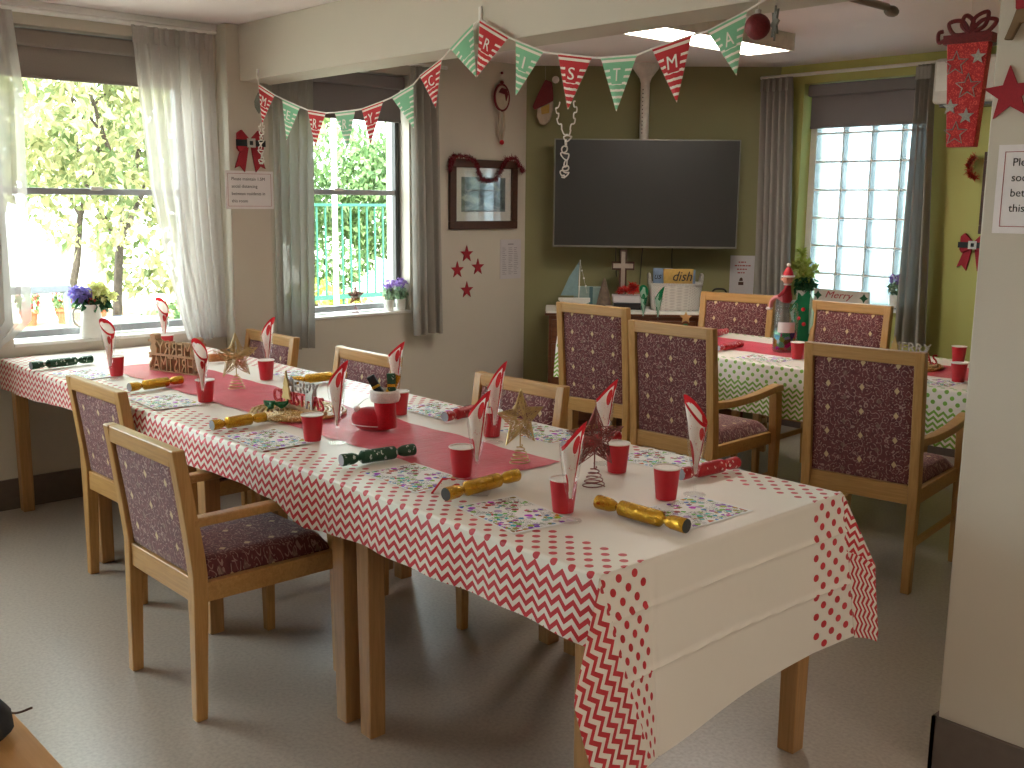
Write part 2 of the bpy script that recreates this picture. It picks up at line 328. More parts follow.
# ------------------------------------------------------------------ mesh builder
class MB:
    def __init__(s): s.v = []; s.f = []; s.uv = []; s.mi = []
    def add(s, vs, fs, uvs=None, mi=0):
        b = len(s.v); s.v += [tuple(v) for v in vs]
        for k, f in enumerate(fs):
            s.f.append(tuple(b + i for i in f)); s.mi.append(mi)
            s.uv.append([uvs[i] for i in f] if uvs else [(vs[i][0], vs[i][2]) for i in f])
        return s
    def quad(s, pts, uvs, mi=0):
        b = len(s.v); s.v += [tuple(p) for p in pts]; s.f.append(tuple(range(b, b + len(pts)))); s.uv.append(list(uvs)); s.mi.append(mi); return s
    def box(s, x0, x1, y0, y1, z0, z1, mi=0, mp=None):
        c = [(x0, y0, z0), (x1, y0, z0), (x1, y1, z0), (x0, y1, z0), (x0, y0, z1), (x1, y0, z1), (x1, y1, z1), (x0, y1, z1)]
        F = [((0, 3, 2, 1), (0, 1)), ((4, 5, 6, 7), (0, 1)), ((0, 1, 5, 4), (0, 2)), ((2, 3, 7, 6), (0, 2)), ((1, 2, 6, 5), (1, 2)), ((3, 0, 4, 7), (1, 2))]
        b = len(s.v); s.v += [mp(*p) if mp else p for p in c]
        for f, (i, j) in F:
            s.f.append(tuple(b + k for k in f)); s.uv.append([(c[k][i], c[k][j]) for k in f]); s.mi.append(mi)
        return s
    def tube(s, pts, r, n=8, mi=0, cap=True, closed=False):
        pts = [Vector(p) for p in pts]; m = len(pts); rs = r if hasattr(r, '__len__') else [r] * m
        b = len(s.v); up = None
        for i, p in enumerate(pts):
            if closed: t = pts[(i + 1) % m] - pts[i - 1]
            else: t = pts[min(i + 1, m - 1)] - pts[max(i - 1, 0)]
            if t.length < 1e-9: t = Vector((0, 0, 1))
            t.normalize()
            if up is None: up = t.orthogonal().normalized()
            a = (up - t * up.dot(t))
            a = a.normalized() if a.length > 1e-6 else t.orthogonal().normalized()
            up = a; bb = t.cross(a)
            for k in range(n):
                q = 2 * math.pi * k / n
                s.v.append(tuple(p + (a * math.cos(q) + bb * math.sin(q)) * rs[i]))
        for i in range(m if closed else m - 1):
            for k in range(n):
                i2 = (i + 1) % m
                s.f.append((b + i * n + k, b + i * n + (k + 1) % n, b + i2 * n + (k + 1) % n, b + i2 * n + k)); s.mi.append(mi)
                s.uv.append([(k / n, i * .02), ((k + 1) / n, i * .02), ((k + 1) / n, i * .02 + .02), (k / n, i * .02 + .02)])
        if cap and not closed:
            s.f.append(tuple(b + k for k in reversed(range(n)))); s.mi.append(mi); s.uv.append([(0, 0)] * n)
            s.f.append(tuple(b + (m - 1) * n + k for k in range(n))); s.mi.append(mi); s.uv.append([(0, 0)] * n)
        return s
    def lathe(s, prof, n=24, c=(0, 0, 0), mi=0, sx=1, sy=1, mp=None):
        b = len(s.v); m = len(prof)
        for r, z in prof:
            for k in range(n):
                q = 2 * math.pi * k / n; p = (c[0] + r * sx * math.cos(q), c[1] + r * sy * math.sin(q), c[2] + z)
                s.v.append(mp(*p) if mp else p)
        for i in range(m - 1):
            for k in range(n):
                s.f.append((b + i * n + k, b + i * n + (k + 1) % n, b + (i + 1) * n + (k + 1) % n, b + (i + 1) * n + k)); s.mi.append(mi)
                u0, u1 = k / n, (k + 1) / n
                s.uv.append([(u0, prof[i][1]), (u1, prof[i][1]), (u1, prof[i + 1][1]), (u0, prof[i + 1][1])])
        if prof[0][0] > 1e-5: s.f.append(tuple(b + k for k in reversed(range(n)))); s.mi.append(mi); s.uv.append([(0, 0)] * n)
        if prof[-1][0] > 1e-5: s.f.append(tuple(b + (m - 1) * n + k for k in range(n))); s.mi.append(mi); s.uv.append([(0, 0)] * n)
        return s
    def ball(s, c, rx, ry=None, rz=None, n=14, mi=0):
        ry = ry or rx; rz = rz or rx; m = max(6, n // 2)
        return s.lathe([(max(1e-6, math.sin(math.pi * i / m)), -math.cos(math.pi * i / m) * rz) for i in range(m + 1)], n, c, mi, rx, ry)
    def prism(s, poly, d0, d1, mp, mi=0):
        """extrude polygon (a,b) from depth d0 to d1; mp(a,b,d) -> xyz"""
        n = len(poly); b = len(s.v)
        for d in (d0, d1):
            for (a, c) in poly: s.v.append(tuple(mp(a, c, d)))
        s.f.append(tuple(b + i for i in range(n))); s.mi.append(mi); s.uv.append(list(poly))
        s.f.append(tuple(b + n + i for i in reversed(range(n)))); s.mi.append(mi); s.uv.append(list(reversed(poly)))
        for i in range(n):
            j = (i + 1) % n
            s.f.append((b + i, b + n + i, b + n + j, b + j)); s.mi.append(mi); s.uv.append([poly[i], poly[i], poly[j], poly[j]])
        return s
    def grid(s, fn, nu, nv, uvf=None, mi=0):
        b = len(s.v)
        for j in range(nv + 1):
            for i in range(nu + 1): s.v.append(tuple(fn(i / nu, j / nv)))
        for j in range(nv):
            for i in range(nu):
                k = b + j * (nu + 1) + i
                s.f.append((k, k + 1, k + nu + 2, k + nu + 1)); s.mi.append(mi)
                q = [(i / nu, j / nv), ((i + 1) / nu, j / nv), ((i + 1) / nu, (j + 1) / nv), (i / nu, (j + 1) / nv)]
                s.uv.append([uvf(*a) if uvf else a for a in q])
        return s
    def build(s, name, mat, parent=None, loc=(0, 0, 0), rot=(0, 0, 0), smooth=False, bevel=0, seg=2, solid=0, fix=True):
        me = bpy.data.meshes.new(name); me.from_pydata(s.v, [], s.f)
        ul = me.uv_layers.new(name='UVMap'); k = 0
        for q in s.uv:
            for a in q: ul.data[k].uv = a[:2]; k += 1
        for m in (mat if isinstance(mat, (list, tuple)) else [mat]): me.materials.append(m)
        me.polygons.foreach_set('material_index', s.mi)
        me.update()
        if fix:
            import bmesh
            bm = bmesh.new(); bm.from_mesh(me); bmesh.ops.recalc_face_normals(bm, faces=bm.faces); bm.to_mesh(me); bm.free()
        if smooth:
            me.shade_smooth(); me.set_sharp_from_angle(angle=R(45))
        o = bpy.data.objects.new(name, me); C.objects.link(o); o.location = loc; o.rotation_euler = rot
        if parent: o.parent = parent
        if bevel:
            md = o.modifiers.new('Bevel', 'BEVEL'); md.width = bevel; md.segments = seg; md.limit_method = 'ANGLE'; md.angle_limit = R(40)
            me.shade_smooth(); me.set_sharp_from_angle(angle=R(180))
            md.harden_normals = True
        if solid:
            md = o.modifiers.new('Solidify', 'SOLIDIFY'); md.thickness = solid; md.offset = 0
        return o

def tag(o, label, cat, group=None, kind=None):
    o['label'] = label; o['category'] = cat
    if group: o['group'] = group
    if kind: o['kind'] = kind
    return o
def thing(name, label, cat, loc=(0, 0, 0), rz=0, group=None, rot=None):
    o = bpy.data.objects.new(name, None); C.objects.link(o); o.empty_display_size = .1
    o.location = loc; o.rotation_euler = rot or (0, 0, rz)
    return tag(o, label, cat, group)
def struct(name, mb, mat, **kw):
    o = mb.build(name, mat, **kw); o['kind'] = 'structure'; return o
def copy_tree(o, parent=None):
    c = o.copy(); C.objects.link(c)
    if parent: c.parent = parent
    for ch in list(o.children): copy_tree(ch, c)
    return c
def copies(src, spots, group):
    """spots: (x, y, z, rz, label); the first one moves the source itself"""
    kids_src = src; out = []
    for i, (x, y, z, rz, lab) in enumerate(spots):
        o = src if i == 0 else copy_tree(src)
        o.location = (x, y, z); o.rotation_euler = (0, 0, rz); o['label'] = lab; o['group'] = group
        out.append(o)
    return out
def text_mesh(txt, size, depth=.0006, shear=0, align='LEFT', spacing=1.0):
    cu = bpy.data.curves.new('txt', 'FONT'); cu.body = txt; cu.size = size; cu.extrude = depth; cu.shear = shear
    cu.align_x = align; cu.space_line = spacing; cu.resolution_u = 3
    o = bpy.data.objects.new('txt', cu); C.objects.link(o)
    dg = bpy.context.evaluated_depsgraph_get(); dg.update()
    me = bpy.data.meshes.new_from_object(o.evaluated_get(dg))
    C.objects.unlink(o); bpy.data.objects.remove(o); bpy.data.curves.remove(cu)
    return me
def text_obj(name, txt, size, mat, parent, loc, rot=(R(90), 0, 0), **kw):
    me = text_mesh(txt, size, **kw); me.name = name; me.materials.clear(); me.materials.append(mat)
    o = bpy.data.objects.new(name, me); C.objects.link(o); o.parent = parent; o.location = loc; o.rotation_euler = rot
    return o
def star_poly(r, r2=.42, n=5, a0=90, cx=0, cy=0):
    return [(cx + (r if k % 2 == 0 else r * r2) * math.cos(R(a0 + 180 / n * k)), cy + (r if k % 2 == 0 else r * r2) * math.sin(R(a0 + 180 / n * k))) for k in range(2 * n)]
def bez(pts, n=8):
    """Catmull-Rom through the points"""
    P = [Vector(p) for p in pts]; out = []
    for i in range(len(P) - 1):
        a, b, c, d = P[max(i - 1, 0)], P[i], P[i + 1], P[min(i + 2, len(P) - 1)]
        for k in range(n):
            t = k / n
            out.append(.5 * ((2 * b) + (c - a) * t + (2 * a - 5 * b + 4 * c - d) * t * t + (3 * b - a - 3 * c + d) * t ** 3))
    out.append(P[-1]); return out

# ------------------------------------------------------------------ camera
def cam():
    yaw, pitch, roll = R(47.25), R(9.95), R(-.577)
    f = Vector((-math.sin(yaw) * math.cos(pitch), math.cos(yaw) * math.cos(pitch), -math.sin(pitch)))
    r0 = Vector((math.cos(yaw), math.sin(yaw), 0)); d0 = f.cross(r0)
    c, s = math.cos(roll), math.sin(roll)
    r = c * r0 + s * d0; d = -s * r0 + c * d0
    m = Matrix((r, -d, -f)).transposed().to_4x4(); m.translation = (0, 0, 1.5)
    cd = bpy.data.cameras.new('camera'); cd.sensor_width = 36; cd.lens = 1042 * 36 / 1024; cd.clip_start = .05
    o = bpy.data.objects.new('camera', cd); C.objects.link(o); o.matrix_world = m; S.camera = o
cam()

# ------------------------------------------------------------------ the room
XW, YB, CZ = -5.24, 6.14, 2.39          # window wall, back wall, ceiling
BF, BB, BZ = 2.775, 2.98, 2.104         # beam front, back, underside
XR, YF = 2.6, -3.6
mb = MB(); mb.box(XW - .25, XR + .2, YF - .2, YB + .35, -.2, 0); struct('floor', mb, M['floor'])
mb = MB(); mb.box(XW - .25, XR + .2, YF - .2, YB + .35, CZ, CZ + .2); struct('ceiling', mb, M['ceiling'])
W1 = (1.60, 2.55, .80, 2.285); W2 = (3.06, 3.965, .815, 2.245); W0 = (-1.6, .75, .80, 2.285)
mb = MB(); x0, x1 = XW - .2, XW
ys = [YF - .2]
for (a, b, z0, z1) in (W0, W1, W2):
    mb.box(x0, x1, ys[-1], a, 0, CZ); mb.box(x0, x1, a, b, 0, z0); mb.box(x0, x1, a, b, z1, CZ); ys.append(b)
mb.box(x0, x1, ys[-1], 5.6, 0, CZ)
struct('wall_left', mb, M['wall'])
# the diagonal corner wall and the wall with the glass bricks
mb = MB(); mb.prism([(XW, 4.95), (XW + 1.19, YB), (XW + .9, YB + .3), (XW - .2, 5.1)], 0, CZ, lambda a, b, d: (a, b, d)); struct('wall_corner', mb, M['olive'])
GB = (-3.87, -3.02, .86, 2.27)
mb = MB(); mb.box(XW + 1.0, GB[0], YB, YB + .3, 0, CZ); mb.box(GB[1], XR + .2, YB, YB + .3, 0, CZ)
mb.box(GB[0], GB[1], YB, YB + .3, 0, GB[2]); mb.box(GB[0], GB[1], YB, YB + .3, GB[3], CZ); struct('wall_back', mb, M['lime'])
mb = MB(); mb.box(XR, XR + .2, YF - .2, YB + .3, 0, CZ); struct('wall_right', mb, M['wall'])
mb = MB(); mb.box(XW, XR, YF - .2, YF, 0, CZ); struct('wall_front', mb, M['wall'])
mb = MB(); mb.box(XW, XR, BF, BB, BZ, CZ); struct('ceiling_beam', mb, M['wall'], bevel=.004)
mb = MB(); mb.box(XW, -5.124, 2.70, 2.94, 0, CZ); struct('pillar_left', mb, M['wall'], bevel=.006)
PX, PY = -1.128, 2.61
mb = MB(); mb.box(PX, .75, PY, 2.99, 0, CZ); struct('pillar_right', mb, M['wall'], bevel=.006)
# skirtings
mb = MB(); mb.box(XW, XW + .012, YF, 2.70, 0, .15); mb.box(XW, -5.112, 2.688, 2.70, 0, .15); mb.box(-5.124, -5.112, 2.688, 2.952, 0, .15); mb.box(XW, XW + .012, 2.94, 4.95, 0, .15)
struct('baseboard_left', mb, M['skirting'])
mb = MB(); mb.box(PX - .012, .762, PY - .012, PY, 0, .152); mb.box(PX - .012, PX, PY - .012, 3.0, 0, .152); struct('baseboard_pillar', mb, M['skirting'])
mb = MB(); mb.box(-4.05, XR, YB - .012, YB, 0, .15); struct('baseboard_back', mb, M['skirting'])
# cornice line and rail board above window one
mb = MB(); mb.box(XW, XW + .03, YF, 2.70, CZ - .03, CZ); mb.box(XW, XW + .018, W1[0] - .4, 2.66, 2.335, 2.36); struct('trim_1', mb, M['white_gloss'], bevel=.004)

def window(nm, w, sash_z, mull=None, dark=None):
    a, b, z0, z1 = w
    o = bpy.data.objects.new(nm, None); C.objects.link(o); o['kind'] = 'structure'
    xg = XW - .13
    m = MB(); t = .035
    m.box(xg - .03, xg + .03, a, a + t, z0 + .015, z1); m.box(xg - .03, xg + .03, b - t, b, z0 + .015, z1)
    m.box(xg - .03, xg + .03, a + t, b - t, z0 + .015, z0 + .05); m.box(xg - .03, xg + .03, a + t, b - t, z1 - t, z1)
    m.build('window_frame', M['alu'], o, bevel=.003)
    m = MB(); m.box(xg - .012, xg + .028, a + t, b - t, sash_z - .018, sash_z + .014); m.build('sash_rail', M['alu'], o, bevel=.003)
    m = MB(); m.box(xg + .026, xg + .04, (a + b) / 2 - .03, (a + b) / 2 + .03, sash_z + .004, sash_z + .022); m.build('window_latch', M['white_gloss'], o, bevel=.003)
    if mull:
        m = MB(); m.box(xg - .035, xg - .01, mull - .022, mull + .022, z0 + .05, z1 - t); m.box(xg - .035, xg - .01, b - .085, b - .05, z0 + .05, z1 - t); m.build('mullion', M['white_gloss'], o)
    if dark:
        m = MB(); m.box(xg + .0, xg + .034, b - .036, b - .006, z0 + .05, z1 - t); m.build('sash_stile', M['dark_alu'], o)
    m = MB(); m.box(xg - .004, xg + .001, a + t, b - t, z0 + .05, z1 - t); m.build('pane', M['pane'], o)
    m = MB(); m.box(XW - .2, XW + .012, a - .0, b + .0, z0 - .012, z0 + .004)
    m.build('window_sill', M['white_gloss'], o, bevel=.003)
    return o
window('window_1', W1, 1.528)
window('window_2', W2, 1.545, None, True)
window('window_4', W0, 1.53)
# glass brick window
o = bpy.data.objects.new('window_3', None); C.objects.link(o); o['kind'] = 'structure'
m = MB(); mo = MB(); cw, rh = .2, .182; xs0 = -3.83; z0 = GB[2] + .02
yb = 6.285
for i in range(4):
    for j in range(8):
        xa, za = xs0 + i * cw, z0 + j * rh - .015
        if za + rh > GB[3] + .1: continue
        m.box(xa + .006, xa + cw - .006, yb - .04, yb + .04, za + .006, za + rh - .006)
m.build('glass_block_panel', M['glass_block'], o, bevel=.012, seg=3)
for i in range(5): mo.box(xs0 + i * cw - .005, xs0 + i * cw + .005, yb - .034, yb + .034, GB[2], GB[3])
for j in range(9):
    zz = z0 + j * rh - .015
    if zz < GB[3]: mo.box(xs0 - .005, xs0 + 4 * cw, yb - .032, yb + .032, zz - .005, zz + .005)
mo.box(GB[0], xs0 - .005, yb - .035, yb + .035, GB[2], GB[3])
mo.build('mortar', M['ceramic'], o)
m = MB(); m.box(GB[0], GB[1], YB - .03, yb - .035, GB[2] - .02, GB[2] + .004); m.build('window_sill', M['white_gloss'], o, bevel=.004)

# ------------------------------------------------------------------ blinds, rails, curtains
def blind(label, mat, parts_mp, a, b, ztop, zbot):
    t = thing('roller_blind', label, 'blind')
    m = MB(); m.box(a, b, -.035, .035, ztop - .075, ztop, mp=parts_mp); m.build('cassette', mat, t, bevel=.012)
    m = MB(); m.box(a + .012, b - .012, -.004, .0, zbot + .016, ztop - .075, mp=parts_mp); m.build('blind_fabric', mat, t)
    m = MB(); m.box(a + .012, b - .012, -.009, .006, zbot, zbot + .016, mp=parts_mp); m.build('bottom_bar', mat, t, bevel=.003)
    return t
blind('taupe roller blind half down in the window with the white jug', M['blind'], lambda a, d, z: (XW - .05 + d, a, z), W1[0] + .01, W1[1] - .01, 2.27, 2.05)
blind('dark grey roller blind part way down in the window behind the bunting', M['blind_dark'], lambda a, d, z: (XW - .055 + d, a, z), W2[0] + .01, W2[1] - .01, 2.235, 1.965)
blind('grey roller blind above the glass brick window', M['blind_dark'], lambda a, d, z: (a, YB + .045 - d, z), GB[0] + .02, GB[1] - .02, 2.262, 1.985)

def rail(label, pts, zr):
    t = thing('curtain_rail', label, 'curtain rail')
    m = MB(); m.tube(pts, .011, 8); m.build('rail', M['white_gloss'], t, smooth=True)
    return t
rail('white curtain rail along the ceiling over the window with the jug', [(-5.15, 1.0, 2.338), (-5.15, 2.66, 2.338)], 0)
rail('white curtain rail over the window behind the bunting', [(-5.15, 2.96, 2.30), (-5.15, 4.19, 2.30)], 0)
rail('pale curtain rail over the glass brick window', [(-4.13, 6.03, 2.315), (-2.92, 6.03, 2.315)], 0)

def interp(tab, z):
    tab = sorted(tab)
    if z <= tab[0][0]: return tab[0][1]
    for (a, p), (b, q) in zip(tab, tab[1:]):
        if z <= b: return p + (q - p) * (z - a) / (b - a)
    return tab[-1][1]
def curtain(label, mat, L, Rr, zt, zb, folds, amp, mp, seed=0):
    """L, Rr: tables (z, position) of both edges along the wall; mp(w, off, z) -> xyz"""
    r = random.Random(seed); ph = [r.uniform(-.9, .9) for _ in range(40)]
    def fn(s, q):
        z = zt + (zb - zt) * q
        a, b = interp(L, z), interp(Rr, z); w = a + (b - a) * s
        k = s * folds; ii = int(k); p = ph[ii] * (1 - (k - ii)) + ph[ii + 1] * (k - ii)
        head = min(1, q / .06); am = amp * (.55 + .45 * head)
        off = am * math.sin(2 * math.pi * (k + .12 * p)) + .35 * am * math.sin(2 * math.pi * (k * .5 + p * .3)) * q
        w += .2 * amp * math.sin(2 * math.pi * (k * 2 + p)) * q
        return mp(w, off, z + .004 * math.sin(7 * s + seed) * q)
    t = thing('curtain', label, 'curtain')
    m = MB(); m.grid(fn, int(folds * 16), 30); m.build('curtain_cloth', mat, t, smooth=True, fix=False)
    # pleated heading tape
    n = int(folds)
    for i in range(n):
        m = MB()
        s = (i + .25) / folds; a, b = interp(L, zt), interp(Rr, zt); w = a + (b - a) * s
        m.box(w - .012, w + .012, -.006, .006, zt - .085, zt - .01, mp=lambda x, y, z: mp(x, amp * .62 + y, z)); m.build('heading_pleat', mat, t, bevel=.004)
    return t
mpL = lambda w, off, z: (-5.15 + off, w, z)
curtain('pale curtain at the left edge of the photo, reaching the table end', M['sheer'], [(.6, 1.12), (2.4, 1.15)], [(.6, 1.47), (.72, 1.478), (.79, 1.485), (.9, 1.652), (1.98, 1.69), (2.33, 1.665)], 2.328, .64, 6, .026, mpL, 1)
curtain('sheer pale curtain pulled aside to the right of the white jug', M['sheer'], [(.735, 2.44), (.883, 2.398), (1.2, 2.325), (1.537, 2.27), (2.02, 2.23), (2.33, 2.212)], [(.735, 2.655), (2.33, 2.64)], 2.328, .762, 8, .022, mpL, 2)
curtain('grey linen curtain hanging just right of the bow pillar', M['sheer_grey'], [(.6, 2.975), (2.3, 2.985)], [(.6, 3.2), (1.3, 3.215), (2.3, 3.235)], 2.29, .655, 4, .024, mpL, 3)
curtain('grey linen curtain between the lavender pots and the framed picture', M['sheer_grey'], [(.6, 3.935), (2.3, 3.915)], [(.6, 4.17), (2.3, 4.13)], 2.29, .67, 4, .024, mpL, 4)
mpB = lambda w, off, z: (w, 6.0 - off, z)
curtain('grey curtain right of the television beside the glass bricks', M['sheer_grey'], [(.6, -4.06), (2.3, -4.10)], [(.6, -3.80), (2.3, -3.865)], 2.305, .66, 5, .026, mpB, 5)
curtain('grey curtain right of the glass bricks near the hanging gift box', M['sheer_grey'], [(.6, -3.045), (2.3, -3.03)], [(.6, -2.87), (2.3, -2.935)], 2.305, .665, 4, .026, mpB, 6)

# ------------------------------------------------------------------ tables
def table(label, x0, x1, y0, y1, apron=.05, group=None, top_mat='table_wood', dz=0):
    t = thing('dining_table', label, 'table', (x0, y0, 0), 0, group)
    w, d = x1 - x0, y1 - y0; i, s = .031, .06
    m = MB(); m.box(.0015, w - .0015, 0, d, .715 - dz, .74 - dz); m.build('tabletop', M[top_mat], t, bevel=.003)
    m = MB(); e = i + .012
    m.box(e, w - e, e, e + .02, .715 - dz - apron, .715 - dz); m.box(e, w - e, d - e - .02, d - e, .715 - dz - apron, .715 - dz)
    m.box(e, e + .02, e + .02, d - e - .02, .715 - dz - apron, .715 - dz); m.box(w - e - .02, w - e, e + .02, d - e - .02, .715 - dz - apron, .715 - dz)
    m.build('apron', M['table_wood'], t)
    for a in (i, w - i - s):
        for b in (i, d - i - s):
            m = MB(); q = .004
            m.add([(a + q, b + q, 0), (a + s - q, b + q, 0), (a + s - q, b + s - q, 0), (a + q, b + s - q, 0), *[(q0, q1, .714 - dz) for q0, q1 in ((a, b), (a + s, b), (a + s, b + s), (a, b + s))]],
                  [(0, 3, 2, 1), (4, 5, 6, 7), (0, 1, 5, 4), (1, 2, 6, 5), (2, 3, 7, 6), (3, 0, 4, 7)])
            m.build('leg', M['table_wood'], t, bevel=.004)
    return t
TY0, TY1 = 1.525, 2.47
XE = -1.385
J = [XE, XE - .96, XE - 1.92, XE - 2.88, XE - 3.84]
labs = ['square wooden table at the near end under the hanging white cloth flap', 'square wooden table second from the near end of the long row',
        'square wooden table third from the near end of the long row', 'square wooden table against the window wall at the far end of the row']
for k in range(4): table(labs[k], J[k + 1], J[k], TY0, TY1, group='square tables in the long red row')
GX0, GX1, GY0, GY1 = -4.275, -1.30, 4.325, 5.215
labs = ['long wooden table at the left end under the green cloth, before the sideboard', 'wooden table at the right end under the green cloth, by the pillar']
for k, (a, b) in enumerate(((GX0, -2.50), (-2.50, GX1))): table(labs[k], a, b, GY0, GY1, .012, 'tables under the green cloth', 'table_wood', .0145)
# bare table at the bottom left corner of the view
t = table('bare wooden table without cloth, its corner entering the view', -2.35, -1.0, -.45, .44, .05, None, 'bare_top')

def cloth(label, name, mat, x0, x1, y0, y1, z, hang, left_flap, right_flap, corners=False, u0=0, far_hang=None):
    """patterned sheet: body over the top with both long sides hanging, plus flaps at the ends and folded corners"""
    t = thing(name, label, 'tablecloth')
    yc, hw = (y0 + y1) / 2, (y1 - y0) / 2 + .003; rr = .012; sc = CW / hw
    def prof(v, hg):
        """v signed distance from the centre line -> (y, z)"""
        a, sg = abs(v), (1 if v >= 0 else -1); flat = hw - rr; arc = rr * math.pi / 2
        if a <= flat: return yc + sg * a, z
        if a <= flat + arc:
            q = (a - flat) / rr; return yc + sg * (flat + rr * math.sin(q)), z - rr + rr * math.cos(q)
        d = a - flat - arc
        return yc + sg * (hw + .03 * d), z - rr - d
    arc0 = hw - rr + rr * math.pi / 2
    vs = [0, .25, .4, hw - rr - .002, hw - rr] + [hw - rr + rr * math.pi / 2 * k / 4 for k in range(1, 5)]
    n = max(8, int((x1 - x0) / .03))
    for sg in (-1, 1):
        m_body = MB() if sg == -1 else m_body
        for i in range(n):
            xa, xb = x0 + (x1 - x0) * i / n, x0 + (x1 - x0) * (i + 1) / n
            hh = far_hang if (sg > 0 and far_hang) else hang
            ha, hb = hh(xa), hh(xb)
            la = vs + [arc0 + (ha - rr) * k / 5 for k in range(1, 6)]; lb = vs + [arc0 + (hb - rr) * k / 5 for k in range(1, 6)]
            for j in range(len(la) - 1):
                P = []
                for (x, v, h) in ((xa, la[j], ha), (xb, lb[j], hb), (xb, lb[j + 1], hb), (xa, la[j + 1], ha)):
                    yy, zz = prof(sg * v, h)
                    dz = max(0, z - rr - zz); yy += sg * (.006 * math.sin(x * 11 + sg) + .004 * math.sin(x * 29)) * dz / .15 * (1 if dz > .01 else 0) + sg * .004 * (dz > .01)
                    P.append((x, yy, zz))
                U = [(x - x1 + u0, sg * v * sc) for x, v in ((xa, la[j]), (xb, lb[j]), (xb, lb[j + 1]), (xa, la[j + 1]))]
                m_body.quad(P, U)
    def merge(m):
        import bmesh
        return m
    m_body.build('cloth_top', mat, t, smooth=True)
    def flap(xe, sgx, drop, lean0, lean1, name2):
        m = MB(); nv, nd = 96, 80
        def fn(s, q):
            v = -hw + 2 * hw * s; dd = drop(s) * q; arc = rr * math.pi / 2
            if dd < arc: k = dd / rr; x = xe + sgx * (rr * math.sin(k) - rr); zz = z - rr + rr * math.cos(k)
            else: x = xe + sgx * (.02 * (dd - arc) + .005 * math.sin(s * 9) * (dd - arc) * 3); zz = z - rr - (dd - arc)
            ll = lean0 * dd * max(0, 1 - s / .22); lr = lean1 * dd * max(0, 1 - (1 - s) / .22)
            vv_ = v / hw; cr = sum(h_ * math.exp(-((dd - c_) / .005) ** 2) for c_, h_ in ((.115, .0045), (.262, .006))) - .004 * math.exp(-((vv_ + .64) / .012) ** 2) * min(1, dd / .1)
            x += sgx * (cr if right_flap else 0) + sgx * .1 * dd * (max(0, 1 - s / .15) + max(0, 1 - (1 - s) / .15)) * .4
            return (x, yc + v + ll + lr, zz)
        m.grid(fn, nv, nd, lambda s, q: (sgx * drop(s) * q + (u0 if sgx > 0 else u0 - (x1 - x0)), (-hw + 2 * hw * s) * sc))
        m.build(name2, mat, t, smooth=True)
    if right_flap: flap(x1, 1, right_flap, .30 if corners else 0, .14 if corners else 0, 'end_flap')
    if left_flap: flap(x0, -1, left_flap, 0, 0, 'end_flap')
    if corners:
        for sy in (-1, 1):
            # corner patch: fan of directions between the end flap edge and the side flap edge
            hu, hv = right_flap(0 if sy < 0 else 1), hang(x1)
            c0 = Vector((x1 + .0015, yc + sy * (hw - .001), z - .005))
            if sy < 0: D0, DR, D1 = Vector((.05, .30, -1)), Vector((.26, -.62, -1)), Vector((-.05, -.03, -1))
            else: D0, DR, D1 = Vector((.064, .15, -1)), Vector((.30, .42, -1)), Vector((-.02, .03, -1))
            if sy < 0: D0 = Vector((.064, .335, -1))
            D0.normalize(); DR.normalize(); D1.normalize()
            m = MB(); na, nr = 28, 16
            def ang(s):
                if s < .5: d = D0.lerp(DR, s * 2)
                else: d = DR.lerp(D1, (s - .5) * 2)
                return d.normalized()
            split = R(40) if sy < 0 else R(45)
            def fn(s, q):
                a = s * math.pi / 2
                rmax = min(hu / max(1e-6, math.cos(a)), hv / max(1e-6, math.sin(a)))
                # more of the cloth angle goes into the outward half
                return c0 + ang(min(1, a / split * .5) if a < split else .5 + .5 * (a - split) / (math.pi / 2 - split)) * rmax * q
            def uvf(s, q):
                a = s * math.pi / 2; rmax = min(hu / max(1e-6, math.cos(a)), hv / max(1e-6, math.sin(a)))
                return (u0 + rmax * q * math.cos(a), sy * (CW + rmax * q * math.sin(a)))
            m.grid(fn, na, nr, uvf); m.build('corner_fold', mat, t, smooth=True)
    return t
hang_tab = [(-5.25, .145), (-4.7, .125), (-4.0, .09), (-3.2, .122), (-2.66, .122), (-2.5, .168), (-2.17, .15), (-2.0, .148), (-1.38, .16)]
hang1 = lambda x: interp(hang_tab, x) + .004 * math.sin(x * 9)
cloth('red zigzag and dot tablecloth on the near half of the long table', 'tablecloth', M['cloth_red'], -2.74, XE + .012, TY0 - .004, TY1 + .004, .7445, hang1, None,
      lambda s: .475 - .05 * s + .012 * math.sin(s * 6), True, 0, lambda x: .11 if x < -1.6 else .11 + .05 * min(1, (x + 1.6) / .1))
cloth('red zigzag and dot tablecloth on the half of the long table nearest the window', 'tablecloth', M['cloth_red'], -5.215, -2.70, TY0 - .001, TY1 + .001, .7425, hang1, None, None, False, .02, lambda x: .11)
cloth('green zigzag and dot tablecloth on the table by the television', 'tablecloth', M['cloth_green'], GX0 - .01, GX1, GY0 - .004, GY1 + .004, .730, lambda x: interp([(-4.3, .25), (-4.15, .24), (-4.11, .058), (-3.50, .058), (-3.46, .245), (-3.30, .25), (-2.2, .25), (-1.2, .25)], x) + .004 * math.sin(x * 8), lambda s: .25 * (1 - .7 * s) + .01 * math.sin(s * 5), None, False, 0, lambda x: .062)

